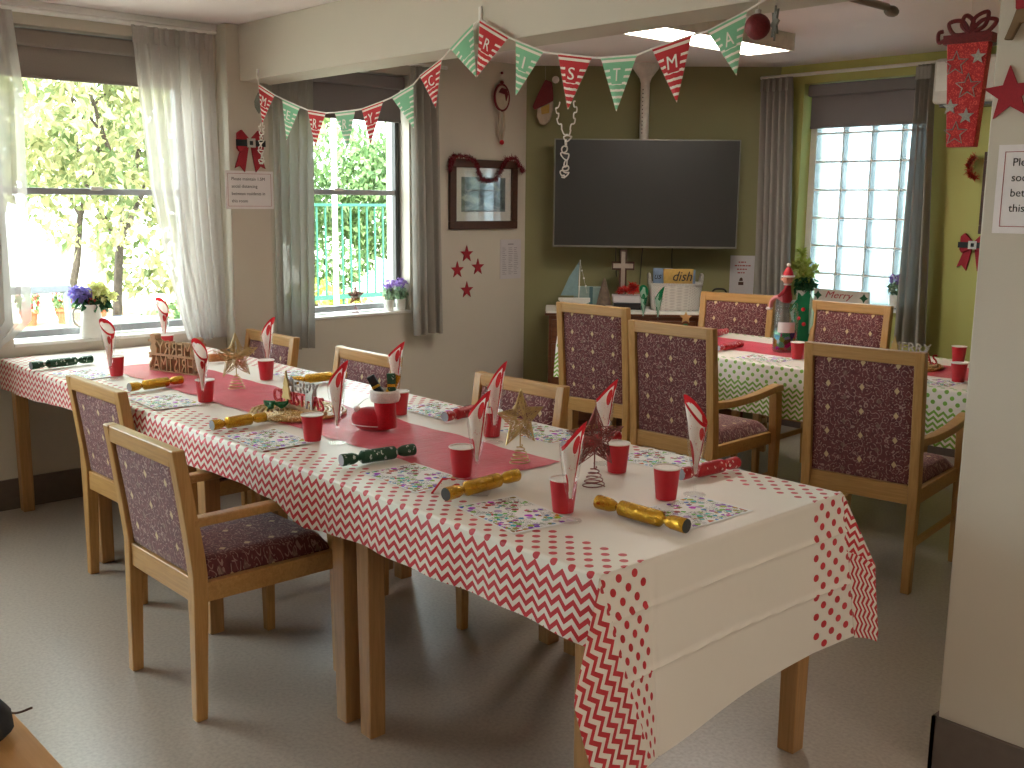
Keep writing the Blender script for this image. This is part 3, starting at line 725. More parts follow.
def runner(label, x0, x1, y0, y1, z, seed):
    r = random.Random(seed); m = MB(); n = 60
    m.grid(lambda s, q: (x0 + (x1 - x0) * s + .006 * math.sin(q * 9 + seed), y0 + (y1 - y0) * q + .005 * math.sin(s * 40) + .004 * math.sin(s * 95), z + .0006 * math.sin(s * 60 + q * 5)), n, 8, lambda s, q: ((x1 - x0) * s, (y1 - y0) * q))
    o = m.build('table_runner', M['runner'], None, smooth=True); return tag(o, label, 'table runner', 'red crepe table runners')
runner('red crepe runner down the middle of the long table', -4.62, -2.09, 1.79, 2.125, .7462, 1)
runner('red crepe runner on the green cloth table', -4.0, -1.6, 4.60, 4.97, .7318, 2)

# ------------------------------------------------------------------ chairs
def chair(label, h, width, depth, tall, group):
    t = thing('dining_chair', label, 'armchair', (0, 0, 0), 0, group)
    W = width / 2; pw, pd = .04, .046; tilt = .05 if not tall else .045
    kink = .44
    def back(y, z): return y - (tilt * (max(0, z - kink) / (h - kink)) ** 1.15)
    for sx in (-1, 1):
        m = MB(); zs = [0, .2, .36, .44, .5, .58, .68, h - .1, h]
        xo = sx * (W - pw / 2)
        rings = []
        for z in zs:
            f = .8 + .2 * min(1, z / .4); f *= 1 if z < .5 else 1 - .18 * (z - .5) / (h - .5)
            y = back(pd / 2, z) - (.012 * (1 - z / .4) if z < .4 else 0)
            a, b = pw / 2 * (.88 + .12 * min(1, z / .4)), pd / 2 * f
            rings.append([(xo - a, y - b, z), (xo + a, y - b, z), (xo + a, y + b, z), (xo - a, y + b, z)])
        vs = [p for r_ in rings for p in r_]; fs = [(3, 2, 1, 0)]
        for i in range(len(zs) - 1):
            for k in range(4): fs.append((i * 4 + k, i * 4 + (k + 1) % 4, (i + 1) * 4 + (k + 1) % 4, (i + 1) * 4 + k))
        k = (len(zs) - 1) * 4; fs.append((k, k + 1, k + 2, k + 3))
        m.add(vs, fs); m.build('leg', M['beech'], t, bevel=.005)
        # front leg
        m = MB(); WF = W + (.022 if tall else 0); xf = sx * (WF - .021); yf = depth - .022; ft = .615 if tall else .592
        zs = [0, .2, .4, .47, .55, ft]; vs, fs = [], [(3, 2, 1, 0)]
        for i, z in enumerate(zs):
            a = .016 + .005 * min(1, z / .4); b = a + (.006 if z > .42 else 0)
            yy = yf - (.0 if z < .45 else .012 * (z - .45) / .16)
            vs += [(xf - a, yy - b, z), (xf + a, yy - b, z), (xf + a, yy + b, z), (xf - a, yy + b, z)]
            if i:
                for k in range(4): fs.append(((i - 1) * 4 + k, (i - 1) * 4 + (k + 1) % 4, i * 4 + (k + 1) % 4, i * 4 + k))
        k = (len(zs) - 1) * 4; fs.append((k, k + 1, k + 2, k + 3))
        m.add(vs, fs); m.build('leg', M['beech'], t, bevel=.005)
        # armrest
        m = MB()
        if tall:
            path = [(sx * (W - .02), back(.03, .62), .605), (sx * (W - .01), .15, .600), (sx * (W + .004), .32, .612), (sx * (WF - .015), depth - .06, .634), (sx * (WF - .015), depth - .01, .632)]
        else:
            path = [(sx * (W - .02), back(.03, .62), .597), (sx * (W - .02), .15, .598), (sx * (W - .02), .35, .598), (sx * (W - .02), depth - .005, .596)]
        pp = bez(path, 5); vs, fs = [], []
        for i, p in enumerate(pp):
            s_ = i / (len(pp) - 1); a = .018 + .008 * s_ if tall else .021; b = .016 if tall else .014
            if tall and i == len(pp) - 1: b = .008; a *= .8
            vs += [(p.x - a, p.y, p.z - b), (p.x + a, p.y, p.z - b), (p.x + a, p.y, p.z + b), (p.x - a, p.y, p.z + b)]
            if i:
                for k in range(4): fs.append(((i - 1) * 4 + k, (i - 1) * 4 + (k + 1) % 4, i * 4 + (k + 1) % 4, i * 4 + k))
        fs += [(3, 2, 1, 0), tuple((len(pp) - 1) * 4 + k for k in range(4))]
        m.add(vs, fs); m.build('armrest', M['beech_x'], t, bevel=.006)
    # seat frame
    m = MB(); zb, zt = .355, .425
    for sx in (-1, 1): m.box(sx * (W - .02) - .013, sx * (W - .02) + .013, .04, depth - .03, zb, zt - .01)
    m.box(-W + .03, W - .03, depth - .036, depth - .012, zb, zt - .01)
    m.box(-W + .034, W - .034, .008, .034, zb, zt + .005); m.build('seat_frame', M['beech_x'], t, bevel=.004)
    if tall:
        for sx in (-1, 1):
            m = MB(); m.box(sx * (W - .012) - .008, sx * (W - .012) + .008, .03, depth - .03, .185, .215); m.build('stretcher', M['beech_x'], t, bevel=.004)
    # seat cushion
    m = MB(); a0, a1 = W - .036, (W - .03 if not tall else W - .02)
    def st(s, q):
        y = .05 + (depth - .035 - .05) * q; a = a0 + (a1 - a0) * q; x = -a + 2 * a * s
        e = min(1, min(s, 1 - s) / .12) * min(1, min(q, 1 - q) / .12); e = math.sqrt(max(0, 1 - (1 - e) ** 2))
        return (x, y, .418 + .05 * e + .006 * math.sin(math.pi * s) * math.sin(math.pi * q))
    m.grid(st, 20, 20, lambda s, q: (-a0 + 2 * a0 * s, depth * q)); m.box(-a0, a0, .05, depth - .036, .40, .419)
    m.build('seat', M['fabric'], t, smooth=True)
    # backrest panel, tilted
    m = MB(); zb, zt = .432, h - .05; a = W - pw + .004; th = .015
    for side in (-1, 1):
        def bk(s, q):
            z = zb + (zt - zb) * q; e = min(1, min(s, 1 - s) / .05) * min(1, min(q, 1 - q) / .04)
            return (-a + 2 * a * s, back(pd / 2, z) + side * (.004 + (th if side > 0 else .008) * e), z)
        m.grid(bk, 20, 16, lambda s, q: (-a + 2 * a * s, zb + (zt - zb) * q))
    m.build('backrest', M['fabric'], t, smooth=True)
    m = MB(); y = back(pd / 2, h - .025); m.box(-a - .002, a + .002, y - .0175, y + .0175, h - .053, h - .001); m.build('top_rail', M['beech_x'], t, bevel=.005)
    return t
low = chair('', .815, .487, .515, False, None)
lows = [
 (-2.911, 1.247, 0, 'low-backed wooden armchair nearest the camera, maroon seat fully in view', ),
 (-3.878, 1.486, R(1), 'low-backed wooden armchair pushed against the cloth, behind the nearest armchair'),
 (-4.785, 2.70, R(180), 'low-backed wooden armchair under the paper sign, on the far side of the table'),
 (-3.925, 2.70, R(180), 'low-backed wooden armchair behind the gold wreath, on the far side of the table'),
 (-2.935, 2.735, R(183), 'low-backed wooden armchair behind a gold wire star, on the far side of the table')]
copies(low, [(x, y, 0, r, l) for x, y, r, l in lows], 'low-backed armchairs at the long red table')
hi = chair('', .957, .478, .538, True, None)
his = [
 (-2.018, 3.742, R(7.5), 'high-backed wooden armchair beside the white pillar, back to the camera'),
 (-2.975, 3.755, R(2), 'high-backed wooden armchair in the middle of three turned from the camera, armrest in view'),
 (-3.812, 4.125, R(5.5), 'high-backed wooden armchair at the left end of the green table, in front of the cabinet'),
 (-3.755, 5.335, R(193), 'high-backed wooden armchair across the green table, in front of the white basket'),
 (-2.995, 5.335, R(183), 'high-backed wooden armchair across the green table, under the glass bricks')]
copies(hi, [(x, y, 0, r, l) for x, y, r, l in his], 'high-backed armchairs at the green table')

# ------------------------------------------------------------------ light
w = bpy.data.worlds.new('sky'); S.world = w; w.use_nodes = True
bg = w.node_tree.nodes['Background']; bg.inputs[0].default_value = (.86, .93, 1.0, 1); bg.inputs[1].default_value = 4.9
def lamp(name, typ, loc, rot, en, col=(1, 1, 1), **kw):
    l = bpy.data.lights.new(name, typ); l.energy = en; l.color = col
    for k, v in kw.items(): setattr(l, k, v)
    o = bpy.data.objects.new(name, l); C.objects.link(o); o.location = loc; o.rotation_euler = rot; return o
sun = lamp('sun', 'SUN', (6, -5, 12), (0, 0, 0), 6.5, (1, .95, .86), angle=R(1))
sun.rotation_euler = Vector((-.5, .35, -.8)).to_track_quat('-Z', 'Y').to_euler()
S.view_settings.view_transform = 'Standard'; S.view_settings.look = 'None'; S.view_settings.gamma = 1; S.view_settings.exposure = 1.52
S.view_settings.use_curve_mapping = False
cy = S.cycles; cy.use_denoising = True; cy.max_bounces = 10; cy.diffuse_bounces = 5; cy.transparent_max_bounces = 24; cy.transmission_bounces = 8; cy.glossy_bounces = 4
cy.sample_clamp_indirect = 6; cy.caustics_reflective = False; cy.caustics_refractive = False
try: cy.denoiser = 'OPENIMAGEDENOISE'
except Exception: pass

def luminaire(label, x0, x1, y0, y1, group, mat='lamp'):
    t = thing('ceiling_light', label, 'ceiling light', ((x0 + x1) / 2, (y0 + y1) / 2, 2.30), 0, group)
    a, b = (x1 - x0) / 2, (y1 - y0) / 2
    m = MB(); f = .018
    m.box(-a - f, a + f, -b - f, -b, 0, .089); m.box(-a - f, a + f, b, b + f, 0, .089); m.box(-a - f, -a, -b, b, 0, .089); m.box(a, a + f, -b, b, 0, .089)
    m.build('housing', M['lamp_white'], t, bevel=.003)
    m = MB(); m.box(-a, a, -b, b, .006, .012); m.build('diffuser', M[mat], t)
luminaire('lit rectangular ceiling light above the television end of the room', -3.50, -3.24, 3.93, 4.98, None, 'lamp_dim')
luminaire('added fill light behind the camera, out of the view', .7, 1.9, .3, .56, 'added fill lights of the near room')  # unseen luminaire added to brighten the near half of the room
luminaire('added fill light behind the camera, out of the view', .7, 1.9, 1.75, 2.01, 'added fill lights of the near room')  # second added fill, also unseen, lighting the table end from the right

# ------------------------------------------------------------------ garden outside the windows
mb = MB(); mb.box(-40, XW - .4, -25, 35, -.35, -.25); struct('garden_ground', mb, M['paving'])
def leaves(name, mat, parent, blobs, n, size, seed, flat=.3):
    r = random.Random(seed); m = MB(); tot = sum(b[3] ** 2 for b in blobs)
    for (bx, by, bz, br) in blobs:
        for _ in range(int(n * br * br / tot)):
            while True:
                d = Vector((r.uniform(-1, 1), r.uniform(-1, 1), r.uniform(-1, 1)))
                if .25 < d.length < 1: break
            d = d.normalized() * (d.length ** .45)
            p = Vector((bx, by, bz)) + d * br; a = Vector((r.uniform(-1, 1), r.uniform(-1, 1), r.uniform(-1, .4))).normalized(); s = size * r.uniform(.6, 1.3)
            b = a.orthogonal().normalized(); q = a.cross(b); th = r.uniform(0, 6.28); b2 = b * math.cos(th) + q * math.sin(th)
            m.add([p, p + a * s * .5 + b2 * s * .3, p + a * s - Vector((0, 0, s * flat)), p + a * s * .5 - b2 * s * .3], [(0, 1, 2, 3)])
    return m.build(name, mat, parent, fix=False)
def branch(m, p, d, r0, L, r, depth):
    pts = [Vector(p)]; dd = Vector(d).normalized()
    for i in range(5):
        dd = (dd + Vector((r.uniform(-.2, .2), r.uniform(-.2, .2), r.uniform(-.08, .15)))).normalized(); pts.append(pts[-1] + dd * L / 5)
    m.tube(pts, [r0 * (1 - .55 * i / 5) for i in range(6)], 7)
    if depth:
        for k in range(3):
            q = pts[r.randint(2, 5)]; branch(m, q, dd + Vector((r.uniform(-1, 1), r.uniform(-1, 1), r.uniform(-.2, .7))), r0 * .5, L * .65, r, depth - 1)
def tree(label, x, y, h, trunk_r, blobs, mat, n, size, seed, cat='tree', group=None):
    t = thing('garden_tree', label, cat, (x, y, -.25), 0, group); r = random.Random(seed)
    m = MB(); branch(m, (0, 0, 0), (0, 0, 1), trunk_r, h, r, 2); m.build('trunk', M['bark'], t, smooth=True)
    leaves('foliage', mat, t, blobs, n, size, seed)
    return t
tree('yellow-green leafy tree with a bare trunk outside the window with the jug', -9.0, 3.62, 2.3, .052, [(0, -.1, 2.6, .9), (-.3, .9, 2.5, .8), (.1, -.95, 2.7, .75), (-.4, .3, 3.5, .9), (0, 1.0, 1.5, .5), (.2, -.3, 1.75, .45), (-.2, 1.7, 2.9, .7)], M['leaf_yellow'], 9500, .095, 3)
tree('green tree behind the yellow-green one, seen past its trunk', -12.2, 4.3, 2.6, .055, [(0, 0, 2.9, 1.1), (0, 1.3, 2.4, .9), (.2, -1.3, 2.3, .9), (0, .3, 4.2, 1.0), (0, 1.0, 1.2, .6)], M['leaf_yellow'], 8000, .12, 5)
tree('green tree with a thin trunk behind the teal railing, left side', -10.6, 6.7, 2.0, .06, [(0, 0, 2.1, .7), (0, .7, 1.8, .6), (0, -.7, 1.9, .6), (0, .2, 1.2, .5)], M['leaf_green'], 7500, .085, 7)
tree('green tree with a thin trunk behind the teal railing, right side', -10.2, 7.9, 2.1, .06, [(0, 0, 2.1, .7), (0, .7, 2.0, .6), (0, -.5, 1.6, .5), (0, .6, 1.3, .4)], M['leaf_green'], 7500, .085, 8)
# flower bed with red geraniums
def flowerpot(label, x, y, z, seed, group):
    t = thing('flower_pot', label, 'flower pot', (x, y, z), 0, group)
    m = MB(); m.lathe([(.05, 0), (.068, .1), (.076, .1), (.076, .125), (.062, .125), (.055, .1)], 18); m.build('pot', M['terracotta'], t, smooth=True)
    leaves('foliage', M['leaf_green'], t, [(0, 0, .19, .09)], 130, .05, seed); leaves('blossom', M['petal_red'], t, [(0, .0, .23, .09)], 60, .04, seed + 1)
t = thing('planter_box', 'weathered timber planter outside the window left of the jug', 'planter', (-8.8, 3.0, -.25))
m = MB(); m.box(-.2, .2, -.55, .62, 0, .68); m.build('planter_wall', M['planter'], t, bevel=.01)
m = MB(); m.box(-.23, .23, -.58, .65, .68, .72); m.build('planter_rim', M['planter'], t, bevel=.006)
for i, (y, l) in enumerate([(2.82, 'left'), (3.1, 'middle'), (3.38, 'right')]):
    flowerpot('terracotta pot of red flowers, %s of three on the timber planter' % l, -8.8, y, .47, 20 + i * 3, 'terracotta pots on the planter')
t = thing('flower_bed_shrub', 'low green shrub with red flowers outside, right of the jug', 'shrub', (-8.9, 4.45, -.25))
leaves('foliage', M['leaf_green'], t, [(0, -.3, .45, .42), (0, .25, .4, .42), (0, .7, .45, .4)], 2600, .08, 31); leaves('blossom', M['petal_red'], t, [(.12, -.3, .55, .4), (.1, .3, .5, .4), (0, .7, .5, .35)], 170, .075, 32)
# round garden table
t = thing('garden_table', 'round blue-grey garden table outside, right of the white jug', 'table', (-7.0, 2.90, -.25))
m = MB(); m.lathe([(.0, .885), (.23, .885), (.245, .9), (.245, .918), (.23, .93), (0, .93)], 32); m.build('tabletop', M['blue_grey'], t, smooth=True)
m = MB(); m.lathe([(.17, 0), (.17, .02), (.03, .04), (.03, .884)], 18); m.build('pedestal', M['chair_metal'], t, smooth=True)
# garden chair
t = thing('garden_chair', 'grey metal garden chair outside, left of the white jug', 'chair', (-7.0, 2.0, -.25))
for y in (.03, .50):
    m = MB(); m.tube([(0, y, 0), (0, y, .7), (-.05, y, 1.17)], .024, 8); m.build('leg', M['chair_metal'], t, smooth=True)
    m = MB(); m.tube([(.46, y, 0), (.46, y, .68)], .02, 8); m.build('leg', M['chair_metal'], t, smooth=True)
    m = MB(); m.box(-.01, .48, y - .025, y + .025, .68, .705); m.build('armrest', M['chair_metal'], t, bevel=.005)
m = MB(); m.box(-.065, -.025, .0, .53, 1.13, 1.18); m.build('top_rail', M['chair_metal'], t, bevel=.008)
m = MB(); m.box(-.01, .46, .03, .5, .43, .46); m.build('seat', M['chair_metal'], t, bevel=.008)
# teal railing seen through the second window
t = thing('garden_railing', 'teal metal railing outside the window behind the bunting', 'railing', (-8.0, 4.2, -.25))
m = MB(); m.box(-.015, .015, 0, 3.2, 1.69, 1.715); m.build('top_rail', M['fence_green'], t)
m = MB(); m.box(-.02, .02, 0, 3.2, .86, .9); m.build('bottom_rail', M['fence_green'], t)
for i in range(36):
    m = MB(); y = 0.03 + i * .089; m.box(-.007, .007, y - .007, y + .007, .2 if i % 6 == 0 else .88, 1.7); m.build('baluster', M['fence_green'], t)
for i, (y, l) in enumerate(((4.96, 'left'), (5.53, 'right'))):
    m = MB(); m.box(-.016, .016, -.016, .016, 0, 3.0); m.box(-.05, .05, -.05, .05, 0, .06); o = m.build('verandah_post', M['white_gloss'], None, (-7.6, y, -.25)); tag(o, 'white verandah post outside the window behind the bunting, %s of two' % l, 'post', 'verandah posts')
mb = MB(); mb.box(-14, -8.3, 4.9, 9.5, -.26, .05); struct('garden_bed', mb, M['mulch'])
for i in range(7):
    r = random.Random(90 + i); y = 5.8 + i * .42
    m = MB(); m.ball((0, 0, .1), .22 + r.uniform(-.06, .1), .2, .14, 12)
    o = m.build('garden_stone', M['stone'], None, (-8.9 + r.uniform(-.3, .3), y, .02), smooth=True)
    tag(o, 'pale rounded stone in the garden bed behind the teal railing', 'stone', 'stones in the garden bed')
t = thing('garden_shrub', 'low bright green shrub behind the teal railing', 'shrub', (-10.1, 6.3, 0)); leaves('foliage', M['leaf_lime'], t, [(0, 0, .3, .35), (0, .5, .2, .28)], 900, .09, 41)
# things behind the glass bricks
tree('green tree outside the glass bricks', -4.6, 10.2, 1.8, .07, [(0, 0, 1.6, .7), (.9, .3, 1.3, .5), (-.6, .4, 1.0, .6)], M['leaf_green'], 2600, .14, 51)
t = thing('garden_screen', 'dark slatted screen outside the glass bricks', 'screen', (-5.6, 9.4, -.25), R(20))
for k in range(3):
    m = MB(); m.box(-.9, .9, -.02, .02, .7 + .55 * k, .95 + .55 * k); m.build('board', M['blue_grey'], t, rot=(0, R(-12), 0))
for k in (-.85, .85):
    m = MB(); m.box(k - .04, k + .04, .021, .09, 0, 2.4); m.build('post', M['chair_metal'], t)

# ------------------------------------------------------------------ small builders
def text_fit(name, txt, w, h, d, mat, parent, loc, rot=(R(90), 0, 0), shear=0, align='CENTER', cover=None):
    me = text_mesh(txt, 1.0, .1, shear)
    xs = [v.co.x for v in me.vertices]; ysv = [v.co.y for v in me.vertices]
    ax, bx, ay, by = min(xs), max(xs), min(ysv), max(ysv)
    for v in me.vertices:
        fx = (v.co.x - ax) / (bx - ax); fy = (v.co.y - ay) / (by - ay)
        v.co.x = (fx - .5) * w if align == 'CENTER' else fx * w; v.co.y = fy * h; v.co.z = (d / 2 if v.co.z > 0 else -d / 2)
    me.name = name; me.materials.clear(); me.materials.append(mat)
    o = bpy.data.objects.new(name, me); C.objects.link(o); o.parent = parent; o.location = loc; o.rotation_euler = rot
    return o
ZT, ZG = .7472, .7335
# red cups
def cup():
    t = thing('paper_cup', '', 'cup')
    m = MB(); m.lathe([(.026, 0), (.0265, .003), (.0345, .082), (.0335, .082), (.0255, .005), (1e-6, .005)], 24); m.build('cup_wall', M['cup_red'], t, smooth=True)
    m = MB(); m.tube([(.0348 * math.cos(a * math.pi / 12), .0348 * math.sin(a * math.pi / 12), .083) for a in range(24)], .0021, 6, closed=True); m.build('rim', M['cup_white'], t, smooth=True)
    m = MB(); m.lathe([(.0252, .008), (.0332, .0815)], 24); m.build('lining', M['cup_white'], t, smooth=True)
    return t
spots = [(-4.385, 1.745, 'beside the napkin flute nearest the green cracker at the window end'), (-4.93, 2.22, 'mostly hidden behind the wooden letter sign, next to the window'),
 (-3.605, 1.765, 'below the copper cracker, behind the second napkin flute from the window'), (-3.898, 2.187, 'in front of the low chair under the paper sign'),
 (-2.795, 1.725, 'in front of the gold wreath, left of the red boot'), (-2.949, 2.180, 'directly behind the red boot'),
 (-2.155, 1.805, 'at the camera side end of the red runner'), (-2.475, 2.200, 'hidden behind a flute beside the red cracker on the far side'),
 (-1.735, 1.780, 'between the two gold crackers at the near end'), (-1.905, 2.170, 'right behind the red wire star'), (-1.640, 2.062, 'furthest right on the long table, beside the last flute')]
copies(cup(), [(x, y, ZT, i * .7, 'red paper cup ' + l) for i, (x, y, l) in enumerate(spots)], 'red paper cups on the long table')
spots = [(-2.842, 4.581, 'in front of the candy jar'), (-3.222, 5.09, 'half hidden behind the candy jar, by the green napkin'), (-2.001, 4.539, 'beside the white pillar, larger of two'), (-2.247, 5.08, 'beside the white pillar, further back of two')]
c0 = cup()
copies(c0, [(x, y, ZG, i * .5, 'red cup on the green table ' + l) for i, (x, y, l) in enumerate(spots)], 'red paper cups on the green table')

# flutes and rolled napkins
def flute():
    t = thing('champagne_flute', '', 'glass')
    m = MB(); m.lathe([(.029, 0), (.029, .002), (.008, .005), (.004, .009), (.0035, .04), (.006, .05)], 22); m.build('foot', M['clear'], t, smooth=True)
    m = MB(); m.lathe([(.006, .05), (.0130, .075), (.021, .115), (.0272, .16), (.029, .188), (.0278, .188), (.026, .16), (.0198, .115), (.0117, .075), (.0045, .053)], 22); m.build('bowl', M['clear'], t, smooth=True)
    return t
def napkin(label, x, y, z, peak, group, mat, H=.255, low_h=.19, seed=0, cat='napkin'):
    m = MB()
    def fn(s, q):
        a = s * 2 * math.pi * 1.04; pk = .5 + .5 * math.cos(a - peak); pk = pk ** 1.3
        top = low_h + (H - low_h) * pk; zz = .056 + (top - .056) * q
        r = .0042 + max(0, zz - .06) * .175; r = min(r, .0248); r += max(0, zz - .186) * .2
        r *= 1 - .0 * s; r -= .0012 * s
        return (r * math.cos(a), r * math.sin(a) * (.95), zz)
    m.grid(fn, 30, 14, lambda s, q: (s, q))
    o = m.build('paper_napkin', mat, None, (x, y, z), smooth=True, fix=False); return tag(o, label, cat, group)
fl = [(-4.31, 1.69, 3.45, 'by the green cracker near the window'), (-4.985, 2.235, 3.4, 'against the window, behind the wooden letter sign'), (-3.545, 1.725, 3.4, 'right of the wooden letter sign'),
      (-3.985, 2.245, .5, 'in front of the low chair under the paper sign'), (-2.715, 1.765, .6, 'between the gold wreath and the red boot'), (-3.06, 2.245, .6, 'behind the red boot'),
      (-2.085, 1.80, .5, 'at the camera side end of the red runner'), (-2.40, 2.145, .5, 'by the red cracker on the far side'), (-1.668, 1.735, .6, 'between the two gold crackers at the near end'),
      (-1.99, 2.205, .5, 'behind the red wire star'), (-1.612, 2.145, 3.45, 'furthest right on the long table')]
f0 = flute(); copies(f0, [(x, y, ZT, 0, 'clear plastic flute holding a napkin ' + l) for x, y, p, l in fl] + [(-5.04, 2.02, ZT, 0, 'empty clear plastic flute standing near the window sill')], 'plastic flutes on the long table')
for i, (x, y, p, l) in enumerate(fl):
    napkin('red spotted napkin in the flute ' + l, x, y, ZT, p + R(0), 'rolled red napkins', M['napkin'], .255 + .01 * math.sin(i * 2.1), .185 + .01 * math.cos(i * 1.3))
fg = [(-4.293, 5.10, 'left of two flutes before the white basket', 2.4), (-4.19, 5.12, 'right of two flutes before the white basket', .4), (-3.263, 5.20, 'behind the candy jar', .8)]
f1 = flute(); copies(f1, [(x, y, ZG, 0, 'clear flute holding a green napkin ' + l) for x, y, l, p in fg], 'plastic flutes on the green table')
for i, (x, y, l, p) in enumerate(fg): napkin('green napkin in the flute ' + l, x, y, ZG, p, 'rolled green napkins', M['napkin_green'], .25, .17)
# folded fan of the green napkin by the jar
for k in range(1):
    t = thing('paper_napkin', 'wide green holly paper napkin fanned out right of the candy jar', 'napkin', (-3.10, 5.03, ZG))
    m = MB(); m.prism([(-.02, .0), (.03, 0), (.05, .09), (.095, .12), (.10, .19), (.06, .21), (.055, .26), (.02, .30), (-.01, .27), (-.03, .29), (-.04, .22), (-.06, .16), (-.035, .08)], -.004, .004, lambda a, b, d: (a * .75 + .0, d + .02 * math.sin(a * 40), b)); m.build('napkin_fold', M['napkin_green'], t)
    m = MB()
    for (a, b) in ((-.02, .15), (.02, .12), (.01, .2)): m.ball((a * .8, -.012, b), .011)
    m.build('holly_berries', M['cup_red'], t, smooth=True)

# crackers
def cracker(label, p, q, mat, group, z=ZT, r=.0195, endmat='silver_in', L=None):
    a, b = Vector((*p, 0)), Vector((*q, 0)); L = L or (b - a).length; c = (a + b) / 2; rz = math.atan2(b.y - a.y, b.x - a.x)
    t = thing('christmas_cracker', label, 'cracker', (c.x, c.y, z + r), rz, group)
    mp = lambda x, y, zz: (zz, x, y)
    h = L / 2
    m = MB(); m.lathe([(r * .98, -.44 * h), (r, -.4 * h), (r, .4 * h), (r * .98, .44 * h)], 20, mp=mp)
    m.build('barrel', M[mat], t, smooth=True)
    for s in (-1, 1):
        m = MB(); pr = [(r * .98, s * .44 * h), (r * .5, s * .51 * h), (r * .42, s * .545 * h), (r * .66, s * .60 * h), (r * .86, s * .70 * h), (r * .92, s * .97 * h), (r * .88, s * h)]
        m.lathe(pr, 20, mp=mp); e = m.build('cracker_end', M[mat], t, smooth=True)
        m = MB(); m.lathe([(r * .86, s * h * 1.003), (r * .8, s * h * .97), (1e-6, s * h * .95)], 20, mp=mp); m.build('end_hole', M[endmat], e, smooth=True)
    return t
G1 = 'christmas crackers on the long table'
cracker('green cracker with silver print at the window end of the table', (-4.755, 1.515), (-4.79, 1.795), 'crk_green', G1)
cracker('gold foil cracker behind the top of the second low armchair', (-3.967, 1.625), (-4.007, 1.86), 'gold', G1)
cracker('gold foil cracker in front of the gold wreath', (-3.118, 1.545), (-3.13, 1.745), 'gold', G1)
cracker('gold foil cracker on the far side behind the MERRY CHRISTMAS letters', (-3.70, 2.19), (-3.70, 2.45), 'gold', G1)
cracker('green holly print cracker in front of the red boot', (-2.453, 1.606), (-2.426, 1.845), 'crk_green', G1)
cracker('red snowflake cracker on the far side beside a placemat', (-2.735, 2.215), (-2.775, 2.435), 'crk_red', G1)
cracker('gold foil cracker lying on the spotted paper napkin', (-1.975, 1.602), (-1.998, 1.868), 'gold', G1, ZT + .004, .0195, 'dark_in')
cracker('gold foil cracker at the near end, closest to the table corner', (-1.69, 1.857), (-1.42, 1.865), 'gold', G1, ZT, .0195, 'dark_in')
cracker('red snowflake cracker at the far right of the table, beside the last flute', (-1.722, 2.225), (-1.70, 2.455), 'crk_red', G1)
cracker('red cracker with silver end behind the red wire star', (-2.165, 2.22), (-2.15, 2.45), 'crk_red', G1)
cracker('copper glitter cracker left of the gold wire star at the window end', (-4.50, 2.16), (-4.44, 2.37), 'copper', G1)
cracker('red and white cracker on the green table, nearer of two', (-3.243, 4.46), (-3.262, 4.70), 'crk_red', 'crackers on the green table', ZG)
cracker('red and white cracker on the green table, further of two', (-3.62, 4.90), (-3.655, 5.11), 'crk_red', 'crackers on the green table', ZG)

# placemats
def placemat(label, x, y, rz, z=.7464, group='printed placemats on the long table'):
    m = MB(); m.box(-.131, .131, -.0925, .0925, 0, .0005)
    for k in range(len(m.uv)): m.uv[k] = [((m.v[i][0]), (m.v[i][1])) for i in m.f[k]]
    o = m.build('placemat', M['placemat'], None, (x, y, z), (0, 0, rz)); return tag(o, label, 'placemat', group)
for x, y, a, l in [(-4.50, 1.65, 3, 'beside the green cracker at the window end'), (-3.70, 1.655, -3, 'between the gold cracker and the second flute from the window'), (-2.90, 1.63, -2, 'in front of the gold wreath'),
    (-2.23, 1.70, -2, 'under the green holly cracker end'), (-1.80, 1.675, -8, 'between the two gold crackers'), (-1.525, 2.015, 88, 'in front of the last flute at the near end'),
    (-3.90, 2.36, 2, 'on the far side before the low chair under the paper sign'), (-2.92, 2.335, -3, 'on the far side behind the red boot'), (-2.40, 2.36, 0, 'on the far side behind the gold wire star at the runner end'), (-1.90, 2.375, 0, 'on the far side behind the red wire star')]:
    placemat('printed paper placemat ' + l, x, y, R(a))
for x, y, a, l in [(-2.95, 4.47, 5, 'before the candy jar'), (-2.09, 4.46, 0, 'beside the right-hand red cups')]: placemat('printed paper placemat on the green table ' + l, x, y, R(a), .7322, 'placemats on the green table')
# flat napkin under the gold cracker
m = MB(); m.box(-.075, .075, -.075, .075, 0, .003)
for k in range(len(m.uv)): m.uv[k] = [(m.v[i][0] / .15 + .5, m.v[i][1] / .15 + .5) for i in m.f[k]]
o = m.build('paper_napkin', M['napkin'], None, (-2.06, 1.735, .7468), (0, 0, R(40))); tag(o, 'folded white napkin with red spots under the gold cracker', 'napkin')

